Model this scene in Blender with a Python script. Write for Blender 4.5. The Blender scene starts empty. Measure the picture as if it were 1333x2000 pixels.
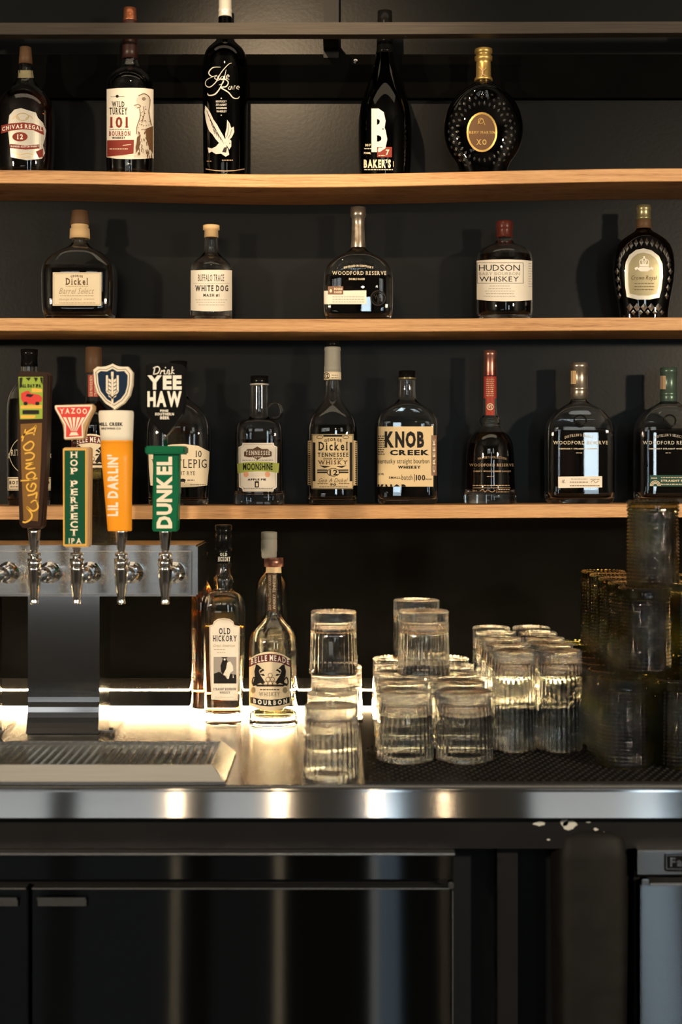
import bpy, bmesh, math, random
from mathutils import Vector
random.seed(7)
PI = math.pi
scene = bpy.context.scene
COL = scene.collection

# ------------------------------------------------------------------ camera, light, exposure
F, CX, HY = 2778.0, 666.5, 920.0          # focal length in pixels, principal column, horizon row (1333x2000)
CAMD = 2.5                                # camera to back wall
COUNTER = 0.92
ZC = COUNTER + 0.395                      # eye height
cam_d = bpy.data.cameras.new('camera')
cam = bpy.data.objects.new('camera', cam_d); COL.objects.link(cam)
cam.location = (0, -CAMD, ZC); cam.rotation_euler = (PI/2, 0, 0)
cam_d.sensor_fit = 'VERTICAL'; cam_d.sensor_height = 36; cam_d.lens = 50
cam_d.shift_y = -0.04
cam_d.clip_start = 0.05
cam_d.dof.use_dof = True; cam_d.dof.focus_distance = 2.36; cam_d.dof.aperture_fstop = 4.5
scene.camera = cam
vs = scene.view_settings
scene.display_settings.display_device = 'sRGB'
vs.view_transform = 'Standard'; vs.look = 'None'; vs.gamma = 1; vs.use_curve_mapping = False
vs.exposure = 0.0
cy = scene.cycles
cy.max_bounces = 20; cy.transmission_bounces = 20; cy.glossy_bounces = 8; cy.diffuse_bounces = 3
cy.transparent_max_bounces = 16
cy.caustics_refractive = True; cy.caustics_reflective = True; cy.blur_glossy = 0.0
cy.sample_clamp_indirect = 60.0
cy.use_denoising = True
try: cy.denoiser = 'OPENIMAGEDENOISE'
except Exception: pass

world = bpy.data.worlds.new('world'); scene.world = world; world.use_nodes = True
world.node_tree.nodes['Background'].inputs[0].default_value = (0.55, 0.7, 0.9, 1)
world.node_tree.nodes['Background'].inputs[1].default_value = 0.3

def light(name, kind, loc, energy, color, radius=0.05, target=None, **kw):
    l = bpy.data.lights.new(name, kind); l.energy = energy; l.color = color
    if kind in ('POINT', 'SPOT'): l.shadow_soft_size = radius
    for k, v in kw.items(): setattr(l, k, v)
    o = bpy.data.objects.new(name, l); COL.objects.link(o); o.location = loc
    if target is not None:
        o.rotation_euler = (Vector(target)-Vector(loc)).to_track_quat('-Z', 'Y').to_euler()
    return o
WARM = (1.0, 0.72, 0.42)
# ceiling spot above the bar, aimed at the top shelf
light('ceiling_spot', 'SPOT', (-0.17, -0.97, ZC+0.97), 44, (1.0, 0.72, 0.44), 0.012, (-0.05, 0, ZC+0.60),
      spot_size=math.radians(46), spot_blend=0.8)
# pendant bulbs hanging in the room behind the camera
for px_, e_ in ((-0.64, 6.0), (-0.24, 8.0), (0.13, 4.0), (0.40, 2.5)):
    light('pendant_bulb', 'POINT', (px_, -4.3, ZC+0.90), e_, WARM, 0.014)

# linear ceiling light above the counter
light('linear_ceiling_light', 'AREA', (0, -0.66, 3.0), 4.6, (1.0, 0.82, 0.58), shape='RECTANGLE', size=2.2, size_y=0.7)
# two added key lights off to the sides, keeping sheen off the wall
light('side_key_right', 'POINT', (2.1, -3.1, ZC+0.46), 350, (1.0, 0.80, 0.56), 0.08)
light('side_key_left', 'POINT', (-2.3, -3.0, ZC+0.46), 320, (1.0, 0.79, 0.54), 0.08)

# ------------------------------------------------------------------ materials
MATS = {}
def mat(name, color=(0.5,0.5,0.5), rough=0.5, metal=0.0, trans=0.0, ior=1.45, spec=0.5, coat=0.0, emit=None, es=0.0, noise=None, bump=None, aniso=None):
    if name in MATS: return MATS[name]
    m = bpy.data.materials.new(name); m.use_nodes = True
    nt = m.node_tree; p = nt.nodes['Principled BSDF']
    p.inputs['Base Color'].default_value = (*color, 1)
    p.inputs['Roughness'].default_value = rough
    p.inputs['Metallic'].default_value = metal
    p.inputs['IOR'].default_value = ior
    p.inputs['Specular IOR Level'].default_value = spec
    p.inputs['Transmission Weight'].default_value = trans
    p.inputs['Coat Weight'].default_value = coat
    if emit:
        p.inputs['Emission Color'].default_value = (*emit, 1); p.inputs['Emission Strength'].default_value = es
    tc = nt.nodes.new('ShaderNodeTexCoord')
    def nz(scale, vec, detail=4):
        mp = nt.nodes.new('ShaderNodeMapping'); mp.inputs['Scale'].default_value = vec
        nt.links.new(tc.outputs['Object'], mp.inputs[0])
        n = nt.nodes.new('ShaderNodeTexNoise'); n.inputs['Scale'].default_value = scale; n.inputs['Detail'].default_value = detail
        nt.links.new(mp.outputs[0], n.inputs['Vector']); return n
    if noise:      # (scale, vec, dark colour, light colour)
        n = nz(noise[0], noise[1])
        r = nt.nodes.new('ShaderNodeValToRGB')
        r.color_ramp.elements[0].position = 0.3; r.color_ramp.elements[1].position = 0.72
        r.color_ramp.elements[0].color = (*noise[2], 1); r.color_ramp.elements[1].color = (*noise[3], 1)
        nt.links.new(n.outputs['Fac'], r.inputs[0]); nt.links.new(r.outputs[0], p.inputs['Base Color'])
    if bump:       # (scale, vec, strength, distance)
        n = nz(bump[0], bump[1])
        b = nt.nodes.new('ShaderNodeBump'); b.inputs['Strength'].default_value = bump[2]; b.inputs['Distance'].default_value = bump[3]
        nt.links.new(n.outputs['Fac'], b.inputs['Height']); nt.links.new(b.outputs[0], p.inputs['Normal'])
    if aniso:
        p.inputs['Anisotropic'].default_value = aniso[0]
        c = nt.nodes.new('ShaderNodeCombineXYZ')
        for i in range(3): c.inputs[i].default_value = aniso[1][i]
        nt.links.new(c.outputs[0], p.inputs['Tangent'])
    MATS[name] = m
    return m

def wood_mat():
    m = bpy.data.materials.new('oak'); m.use_nodes = True; nt = m.node_tree; p = nt.nodes['Principled BSDF']
    tc = nt.nodes.new('ShaderNodeTexCoord')
    mp = nt.nodes.new('ShaderNodeMapping'); mp.inputs['Scale'].default_value = (1.6, 9, 60); mp.inputs['Rotation'].default_value = (0, 0.05, 0)
    nt.links.new(tc.outputs['Object'], mp.inputs[0])
    n1 = nt.nodes.new('ShaderNodeTexNoise'); n1.inputs['Scale'].default_value = 3.2; n1.inputs['Detail'].default_value = 8; n1.inputs['Distortion'].default_value = 1.1
    nt.links.new(mp.outputs[0], n1.inputs['Vector'])
    mp2 = nt.nodes.new('ShaderNodeMapping'); mp2.inputs['Scale'].default_value = (14, 60, 420)
    nt.links.new(tc.outputs['Object'], mp2.inputs[0])
    n2 = nt.nodes.new('ShaderNodeTexNoise'); n2.inputs['Scale'].default_value = 3; n2.inputs['Detail'].default_value = 4
    nt.links.new(mp2.outputs[0], n2.inputs['Vector'])
    mx = nt.nodes.new('ShaderNodeMath'); mx.operation = 'MULTIPLY_ADD'; mx.inputs[1].default_value = 0.45
    sc_ = nt.nodes.new('ShaderNodeMath'); sc_.operation = 'MULTIPLY'; sc_.inputs[1].default_value = 0.55
    nt.links.new(n1.outputs['Fac'], sc_.inputs[0]); nt.links.new(n2.outputs['Fac'], mx.inputs[0]); nt.links.new(sc_.outputs[0], mx.inputs[2])
    r = nt.nodes.new('ShaderNodeValToRGB'); e = r.color_ramp.elements
    e[0].position = 0.33; e[0].color = (0.30, 0.135, 0.048, 1); e[1].position = 0.62; e[1].color = (0.68, 0.40, 0.19, 1)
    k = r.color_ramp.elements.new(0.46); k.color = (0.54, 0.29, 0.125, 1)
    nt.links.new(mx.outputs[0], r.inputs[0]); nt.links.new(r.outputs[0], p.inputs['Base Color'])
    b = nt.nodes.new('ShaderNodeBump'); b.inputs['Strength'].default_value = 0.25; b.inputs['Distance'].default_value = 0.001
    nt.links.new(mx.outputs[0], b.inputs['Height']); nt.links.new(b.outputs[0], p.inputs['Normal'])
    p.inputs['Roughness'].default_value = 0.55
    MATS['oak'] = m; return m
OAK = wood_mat()
WALL = mat('black_wall_paint', (0.003,0.0033,0.0038), 0.33, spec=0.19, noise=(5, (1,1,1), (0.0022,0.0029,0.0036), (0.0034,0.0041,0.0048)), bump=(150, (1,1,1), 0.12, 0.001))
ROOM = mat('dark_room_paint', (0.03,0.03,0.032), 0.8, noise=(3, (1,1,1), (0.025,0.025,0.027), (0.035,0.035,0.036)))
RAILW = mat('weathered_rail_wood', (0.2,0.15,0.1), 0.6, noise=(4, (3,20,90), (0.018,0.0135,0.010), (0.04,0.03,0.021)))
STEEL = mat('brushed_steel', (0.60,0.60,0.59), 0.24, 1.0, aniso=(0.75,(0,0.7071,0.7071)), noise=(6,(2,300,300),(0.53,0.53,0.525),(0.64,0.64,0.63)))
def brushed(name, lo, hi, rough, an):
    m = bpy.data.materials.new(name); m.use_nodes = True; nt = m.node_tree
    nt.nodes.remove(nt.nodes['Principled BSDF'])
    g = nt.nodes.new('ShaderNodeBsdfAnisotropic'); g.inputs['Roughness'].default_value = rough; g.inputs['Anisotropy'].default_value = an
    c = nt.nodes.new('ShaderNodeCombineXYZ'); c.inputs[0].default_value = 1.0
    nt.links.new(c.outputs[0], g.inputs['Tangent'])
    tc = nt.nodes.new('ShaderNodeTexCoord'); mp = nt.nodes.new('ShaderNodeMapping'); mp.inputs['Scale'].default_value = (2, 300, 300)
    n = nt.nodes.new('ShaderNodeTexNoise'); n.inputs['Scale'].default_value = 6
    r = nt.nodes.new('ShaderNodeValToRGB'); r.color_ramp.elements[0].color = (*lo, 1); r.color_ramp.elements[1].color = (*hi, 1)
    nt.links.new(tc.outputs['Object'], mp.inputs[0]); nt.links.new(mp.outputs[0], n.inputs['Vector']); nt.links.new(n.outputs['Fac'], r.inputs[0]); nt.links.new(r.outputs[0], g.inputs['Color'])
    nt.links.new(g.outputs[0], nt.nodes['Material Output'].inputs[0])
    MATS[name] = m; return m
STEELV = brushed('brushed_steel_front', (0.36,0.37,0.38), (0.46,0.47,0.48), 0.12, 0.72)
DSTEEL = brushed('dark_door_steel', (0.034,0.038,0.042), (0.052,0.057,0.062), 0.20, 0.94)
GSTEEL = brushed('grey_door_steel', (0.13,0.14,0.15), (0.18,0.19,0.20), 0.22, 0.9)
TSTEEL = mat('tower_steel', (0.52,0.53,0.54), 0.2, 1.0, noise=(5,(3,3,250),(0.46,0.47,0.48),(0.56,0.57,0.58)))
CSTEEL = mat('column_steel', (0.42,0.43,0.45), 0.1, 1.0, noise=(5,(3,3,250),(0.38,0.39,0.41),(0.45,0.46,0.48)))
CHROME = mat('chrome', (0.75,0.74,0.72), 0.07, 1.0, noise=(4,(1,1,1),(0.72,0.71,0.69),(0.78,0.77,0.75)))
BLACKM = mat('black_metal', (0.005,0.005,0.006), 0.45, spec=0.2, noise=(9,(1,1,1),(0.004,0.004,0.005),(0.007,0.007,0.008)))
RUBBER = mat('black_rubber', (0.004,0.004,0.004), 0.6, spec=0.2, noise=(40,(1,1,1),(0.003,0.003,0.003),(0.006,0.006,0.006)))
SHADEBLK = mat('matte_shade_black', (0.002,0.002,0.002), 0.8, spec=0.02, noise=(9,(1,1,1),(0.0015,0.0015,0.0015),(0.0025,0.0025,0.0025)))  # sheenless black for the shadow board and the added wall sheet
NAVY = mat('dark_blue_panel', (0.006,0.008,0.010), 0.55, spec=0.2, noise=(4,(1,1,1),(0.005,0.007,0.009),(0.007,0.009,0.012)))
LED = mat('led_tape', (1,1,1), 0.5, emit=(1.0,0.70,0.36), es=130.0)
LEDTOP = mat('led_tape_dim', (1,1,1), 0.5, emit=(1.0,0.74,0.40), es=170.0)
WINDOW = mat('daylight_pane', (0.8,0.8,0.8), 0.3, emit=(0.72,0.88,1.0), es=1.2)
WINDOWB = mat('daylight_pane_tall', (0.8,0.8,0.8), 0.3, emit=(0.66,0.86,1.0), es=10.0)
GLASS = mat('clear_glass', (0.97,0.98,0.97), 0.0, trans=1.0, ior=1.5)
TGLASS = mat('tumbler_glass', (0.98,0.985,0.975), 0.0, trans=1.0, ior=1.49)
TBASE = mat('knurled_glass', (0.98,0.985,0.975), 0.10, trans=1.0, ior=1.49, bump=(900,(1,1,1),0.5,0.0006))
AGLASS = mat('olive_beaded_glass', (0.17,0.16,0.065), 0.02, trans=1.0, ior=1.5)
DGLASS = mat('dark_bottle_glass', (0.05,0.04,0.03), 0.0, trans=1.0, ior=1.5)
def liq(name, c): return mat(name, c, 0.0, trans=1.0, ior=1.34)
WHISKEY = liq('dark_whiskey', (0.10,0.022,0.006))
BOURBON = liq('amber_bourbon', (0.93,0.46,0.13))
DEEP = liq('deep_whiskey', (0.03,0.008,0.004))
CLEARL = liq('clear_spirit', (0.92,0.95,0.96))
PALE = liq('pale_whiskey', (0.85,0.62,0.22))
def ink(name, c, rough=0.55, metal=0.0):
    d = tuple(v*0.93 for v in c)
    return mat(name, c, rough, metal, spec=0.2, noise=(30,(1,1,1),d,c))
CREAM = ink('cream_paper', (0.80,0.70,0.52)); WHITEP = ink('white_paper', (0.84,0.79,0.70)); KRAFT = ink('kraft_paper', (0.76,0.60,0.36))
BLACKI = ink('black_ink', (0.014,0.012,0.011)); BROWNI = ink('brown_ink', (0.13,0.07,0.035)); REDI = ink('oxblood_ink', (0.23,0.035,0.025))
MAROON = ink('maroon_ink', (0.12,0.02,0.02)); WHITEI = ink('white_ink', (0.86,0.83,0.76)); GREYI = ink('grey_ink', (0.42,0.39,0.34)); MIDI = ink('faded_ink', (0.45,0.36,0.24))
SILVER = ink('silver_print', (0.55,0.54,0.51), 0.45, 0.0); GOLDI = ink('gold_foil', (0.62,0.42,0.14), 0.35, 0.8); BRONZE = ink('bronze_print', (0.45,0.32,0.2), 0.45, 0.2)
SILF = ink('silver_foil', (0.62,0.60,0.54), 0.35, 0.3)
GREENP = ink('green_paint', (0.005,0.12,0.052), 0.28); DGREEN = ink('deep_green_paint', (0.006,0.075,0.035), 0.3); LIME = ink('lime_band', (0.40,0.47,0.09)); PEACH = ink('peach_ink', (0.83,0.42,0.25))
ORANGE = ink('orange_plastic', (0.86,0.33,0.02), 0.35); FOAM = ink('foam_white_plastic', (0.80,0.76,0.66), 0.45); NAVYP = ink('navy_paint', (0.006,0.02,0.05), 0.35)
YRED = ink('coral_red_paint', (0.66,0.06,0.05), 0.4); IVORY = ink('ivory_paint', (0.82,0.75,0.62), 0.45); TANW = ink('tan_wood_edge', (0.50,0.33,0.17), 0.5)
BRNH = ink('dark_brown_handle', (0.03,0.014,0.009), 0.3); GOLDB = ink('gold_brown_panel', (0.20,0.10,0.025), 0.45); YELLOW = ink('golden_yellow_paint', (0.80,0.47,0.08), 0.4)
BLKP = ink('gloss_black_plastic', (0.005,0.005,0.005), 0.18); CORK = ink('pale_cork', (0.62,0.43,0.23), 0.7); WAXR = ink('red_brown_wax', (0.075,0.016,0.012), 0.3); COPPER = ink('copper_cap', (0.5,0.18,0.09), 0.3, 0.8)
GREYC = ink('grey_capsule', (0.30,0.295,0.26), 0.5); BRNCAP = ink('brown_stopper', (0.10,0.055,0.03), 0.5); REDL = ink('red_neck_label', (0.33,0.045,0.03), 0.5)
GRASS = ink('grass_green_print', (0.30,0.42,0.06)); SKYI = ink('photo_grey', (0.36,0.33,0.30)); LGREY = ink('pale_grey_ink', (0.62,0.58,0.5))
OLIVEC = ink('olive_gold_cap', (0.30,0.27,0.15), 0.3, 0.7); DKGRN = ink('bottle_green_paper', (0.02,0.07,0.055)); TEAL = ink('grey_green_cap', (0.07,0.11,0.09), 0.3, 0.4)
GOLDG = ink('muted_gold_paper', (0.35,0.31,0.19), 0.4, 0.4)

# ------------------------------------------------------------------ helpers
def W(px, py, Y):
    D = Y + CAMD
    return Vector(((px-CX)*D/F, Y, ZC+(HY-py)*D/F))
def sc(Y): return (Y+CAMD)/F
def mk(name, verts, faces, m, parent=None, org=(0,0,0), smooth=False, kind=None):
    me = bpy.data.meshes.new(name)
    o3 = Vector(org)
    me.from_pydata([tuple(Vector(v)-o3) for v in verts], [], faces)
    me.materials.append(m)
    if smooth: me.shade_smooth()
    me.update()
    return link(name, me, parent, org, kind)
def link(name, me, parent=None, org=(0,0,0), kind=None):
    o = bpy.data.objects.new(name, me); COL.objects.link(o)
    if parent is not None: o.parent = parent
    else: o.location = org
    if kind: o['kind'] = kind
    return o
def from_bm(name, bm, m, parent=None, org=(0,0,0), smooth=False, kind=None):
    bmesh.ops.translate(bm, verts=bm.verts, vec=-Vector(org))
    bmesh.ops.recalc_face_normals(bm, faces=bm.faces)
    me = bpy.data.meshes.new(name); bm.to_mesh(me); bm.free(); me.materials.append(m)
    if smooth: me.shade_smooth()
    return link(name, me, parent, org, kind)
def thing(name, label, cat, loc, group=None):
    o = bpy.data.objects.new(name, None); COL.objects.link(o); o.location = loc; o.empty_display_size = 0.02
    return tag(o, label, cat, group)
def tag(o, label, cat, group=None):
    o['label'] = label; o['category'] = cat
    if group: o['group'] = group
    return o
def boxbm(a, b, bev=0.0, seg=2, bm=None):
    bm = bm or bmesh.new()
    x0,y0,z0 = a; x1,y1,z1 = b
    v = [bm.verts.new(p) for p in ((x0,y0,z0),(x1,y0,z0),(x1,y1,z0),(x0,y1,z0),(x0,y0,z1),(x1,y0,z1),(x1,y1,z1),(x0,y1,z1))]
    for f in ((0,3,2,1),(4,5,6,7),(0,1,5,4),(1,2,6,5),(2,3,7,6),(3,0,4,7)): bm.faces.new([v[i] for i in f])
    if bev: bmesh.ops.bevel(bm, geom=list(bm.edges), offset=bev, segments=seg, affect='EDGES')
    return bm
def box(name, a, b, m, parent=None, org=(0,0,0), bev=0.0, kind=None):
    return from_bm(name, boxbm(a, b, bev), m, parent, org, kind=kind)
def struct(name, a, b, m, bev=0.0): return box(name, a, b, m, bev=bev, kind='structure')
def lathe_geo(prof, c, seg=32, axis='z', close=True):
    """prof: (radius, height) pairs; c: centre; returns verts, faces"""
    V, Fc = [], []
    for r, z in prof:
        for k in range(seg):
            a = 2*PI*k/seg
            x, y = r*math.cos(a), r*math.sin(a)
            V.append((c[0]+x, c[1]+y, c[2]+z) if axis == 'z' else (c[0]+x, c[1]-z, c[2]+y))
    for i in range(len(prof)-1):
        for k in range(seg):
            k2 = (k+1) % seg
            Fc.append((i*seg+k, i*seg+k2, (i+1)*seg+k2, (i+1)*seg+k))
    if close:
        Fc.append(tuple(range(seg-1, -1, -1))); n = (len(prof)-1)*seg; Fc.append(tuple(range(n, n+seg)))
    return V, Fc
def chaikin(p, it=2):
    for _ in range(it):
        q = [p[0]]
        for a, b in zip(p[:-1], p[1:]):
            q.append(tuple(0.75*s+0.25*t for s, t in zip(a, b))); q.append(tuple(0.25*s+0.75*t for s, t in zip(a, b)))
        q.append(p[-1]); p = q
    return p
def lathe(name, prof, c, m, parent, org, seg=32, axis='z', it=1):
    V, Fc = lathe_geo(chaikin(prof, it) if it else prof, c, seg, axis)
    bm = bmesh.new(); vs_ = [bm.verts.new(v) for v in V]
    for f in Fc: bm.faces.new([vs_[i] for i in f])
    return from_bm(name, bm, m, parent, org, smooth=True)
def prism(name, pts, Yf, depth, m, parent=None, org=(0,0,0), bev=0.0):
    """outline measured in the photograph, on the plane y=Yf, extruded straight back"""
    bm = bmesh.new()
    a = [bm.verts.new(W(x, y, Yf)) for x, y in pts]
    b = [bm.verts.new(W(x, y, Yf)+Vector((0, depth, 0))) for x, y in pts]
    n = len(pts)
    ff = bm.faces.new(a); fb = bm.faces.new(b[::-1])
    for i in range(n): bm.faces.new((a[i], b[i], b[(i+1) % n], a[(i+1) % n]))
    if bev:
        bmesh.ops.bevel(bm, geom=list(ff.edges)+list(fb.edges), offset=bev, segments=2, affect='EDGES')
    return from_bm(name, bm, m, parent, org)

# ------------------------------------------------------------------ flat print: text and drawings as thin geometry on surfaces
def build_font(offset, res=2):
    cu = bpy.data.curves.new('glyph', 'FONT'); cu.size = 1; cu.offset = offset; cu.fill_mode = 'FRONT'; cu.resolution_u = res
    ob = bpy.data.objects.new('glyph', cu); COL.objects.link(ob)
    G = {}
    for ch in "ABCDEFGHIJKLMNOPQRSTUVWXYZabcdefghijklmnopqrstuvwxyz0123456789'.#|&":
        cu.body = ch
        bpy.context.view_layer.update()
        ev = ob.evaluated_get(bpy.context.evaluated_depsgraph_get()); me = ev.to_mesh()
        vv = [(v.co.x, v.co.y) for v in me.vertices]; ff = [tuple(p.vertices) for p in me.polygons]
        ev.to_mesh_clear()
        x0 = min(v[0] for v in vv)
        G[ch] = ([(x-x0, y) for x, y in vv], ff, max(v[0] for v in vv)-x0)
    bpy.data.objects.remove(ob); bpy.data.curves.remove(cu)
    return G
FONTS = {'s': build_font(0.0), 'b': build_font(0.028), 'x': build_font(0.05)}
SERIF = {'A':'ac','B':'lL','D':'lL','E':'lL','F':'lL','H':'lLrR','I':'mM','J':'R','K':'lLrR','L':'lL','M':'lLrR','N':'lLR','P':'lL','R':'lLr','T':'m','U':'LR','V':'AC','W':'AC','X':'lLrR','Y':'mAC','Z':'','1':'m',
         'h':'lr','i':'m','k':'lr','l':'mM','m':'lr','n':'lr','r':'l','d':'R','b':'L','u':'lr'}
def glyph(ch, font):
    serif = font in 'fg'
    g = FONTS['s' if font in 'sf' else 'x' if font == 'x' else 'b'].get(ch)
    if g is None: return None
    v, f, w = list(g[0]), list(g[1]), g[2]
    if serif and ch in SERIF:
        top = max(p[1] for p in v); st = 0.055 if font == 'f' else 0.075; sw = 0.105 if font == 'f' else 0.13; th = 0.035 if font == 'f' else 0.06
        for s in SERIF[ch]:
            x = {'l': st, 'r': w-st, 'm': w/2, 'a': st*0.6, 'c': w-st*0.6}[s.lower()]
            y0 = top-th if s.isupper() else 0.0
            if s.isupper() and ch.islower(): y0 = top-th
            n = len(v); v += [(x-sw, y0), (x+sw, y0), (x+sw, y0+th), (x-sw, y0+th)]; f.append((n, n+1, n+2, n+3))
    return v, f, w
def T(s, x0, y0, x1, y1, font='s', bend=0.0, shear=0.0, rot=0, sp=None):
    """text fitted to a box given as x0,y0 (upper left) x1,y1 (lower right); rot=1 reads upwards"""
    V, Fc, cur = [], [], 0.0
    if sp is None: sp = 0.24 if font == 'g' else 0.2 if font == 'f' else 0.1
    for ch in s:
        if ch == ' ': cur += 0.32; continue
        g = glyph(ch, font)
        if not g: continue
        n = len(V); V += [(x+cur+shear*y, y) for x, y in g[0]]; Fc += [tuple(i+n for i in q) for q in g[1]]; cur += g[2]+sp
    ax, bx = min(v[0] for v in V), max(v[0] for v in V); ay, by = min(v[1] for v in V), max(v[1] for v in V)
    out = []
    for x, y in V:
        u, w = (x-ax)/(bx-ax), (y-ay)/(by-ay)
        if rot == 1: X, Y_ = x0+w*0+(x1-x0)*(1-w), y1-u*(y1-y0)
        else: X, Y_ = x0+u*(x1-x0), y1-w*(y1-y0)+bend*((2*u-1)**2)
        out.append((X, Y_))
    return out, Fc
def R(x0, y0, x1, y1): return [(x0,y0),(x1,y0),(x1,y1),(x0,y1)], [(0,1,2,3)]
def P(*pts): return list(pts), [tuple(range(len(pts)))]
def E(x, y, rx, ry, n=28): return [(x+rx*math.cos(2*PI*k/n), y+ry*math.sin(2*PI*k/n)) for k in range(n)], [tuple(range(n))]
def S(pts, w, smooth=True, taper=False, closed=False):
    """a stroke of width w along points"""
    p = [tuple(map(float, q)) for q in pts]
    if closed: p = p+[p[0]]
    if smooth:
        q = []
        for i in range(len(p)-1):
            p0, p1, p2, p3 = p[max(i-1,0)], p[i], p[i+1], p[min(i+2,len(p)-1)]
            for t in (0, .2, .4, .6, .8):
                q.append(tuple(0.5*((2*p1[k])+(-p0[k]+p2[k])*t+(2*p0[k]-5*p1[k]+4*p2[k]-p3[k])*t*t+(-p0[k]+3*p1[k]-3*p2[k]+p3[k])*t**3) for k in (0,1)))
        q.append(p[-1]); p = q
    V, Fc = [], []
    for i, a in enumerate(p):
        b, c = p[max(i-1,0)], p[min(i+1,len(p)-1)]
        dx, dy = c[0]-b[0], c[1]-b[1]; L = math.hypot(dx, dy) or 1
        k = w/2*(math.sin(PI*(0.12+0.76*i/max(1,len(p)-1))) if taper else 1)
        V += [(a[0]-dy/L*k, a[1]+dx/L*k), (a[0]+dy/L*k, a[1]-dx/L*k)]
        if i: Fc.append((2*i-2, 2*i-1, 2*i+1, 2*i))
    return V, Fc
def RING(x, y, rx, ry, w, n=32): return S([(x+rx*math.cos(2*PI*k/n), y+ry*math.sin(2*PI*k/n)) for k in range(n)], w, False, closed=True)
def FRAME(x0, y0, x1, y1, w): return [R(x0,y0,x1,y0+w), R(x0,y1-w,x1,y1), R(x0,y0+w,x0+w,y1-w), R(x1-w,y0+w,x1,y1-w)]
def DASH(x0, y0, x1, h, seed=1):
    """a line of print too small to read: short bars"""
    r = random.Random(seed*31+int(x0*7+y0)); out = []; x = x0
    while x < x1-1:
        w = min(r.uniform(2.2, 6), x1-x); out.append(R(x, y0, x+w, y0+h)); x += w+1.2
    return out
def flat(gs):
    out = []
    for g in gs:
        if isinstance(g, list): out += flat(g)
        else: out.append(g)
    return out
def decal(name, parent, surf, geoms, m, org, off=0.0003, cut=5.0, clip=None):
    bm = bmesh.new()
    for V, Fc in flat(geoms):
        vv = [bm.verts.new((x, y, 0)) for x, y in V]
        for f in Fc:
            try: bm.faces.new([vv[i] for i in f])
            except ValueError: pass
    bmesh.ops.triangulate(bm, faces=[f for f in bm.faces if len(f.verts) > 4])
    if clip:
        bmesh.ops.bisect_plane(bm, geom=bm.verts[:]+bm.edges[:]+bm.faces[:], plane_co=(0, clip, 0), plane_no=(0, 1, 0), clear_outer=True)
    if cut and bm.verts:
        xs = [v.co.x for v in bm.verts]; x = math.ceil(min(xs)/cut)*cut
        while x < max(xs):
            bmesh.ops.bisect_plane(bm, geom=bm.verts[:]+bm.edges[:]+bm.faces[:], dist=1e-5, plane_co=(x, 0, 0), plane_no=(1, 0, 0)); x += cut
        ys = [v.co.y for v in bm.verts]; c2 = cut*3; y = math.ceil(min(ys)/c2)*c2
        while y < max(ys):
            bmesh.ops.bisect_plane(bm, geom=bm.verts[:]+bm.edges[:]+bm.faces[:], dist=1e-5, plane_co=(0, y, 0), plane_no=(0, 1, 0)); y += c2
    o3 = Vector(org)
    for v in bm.verts: v.co = surf(v.co.x, v.co.y, off)-o3
    bm.normal_update()
    fl = [f for f in bm.faces if f.normal.y > 0]
    if fl: bmesh.ops.reverse_faces(bm, faces=fl)
    me = bpy.data.meshes.new(name); bm.to_mesh(me); bm.free(); me.materials.append(m)
    return link(name, me, parent, org)
def planar(Y): return lambda px, py, off: W(px, py, Y-off)

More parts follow.
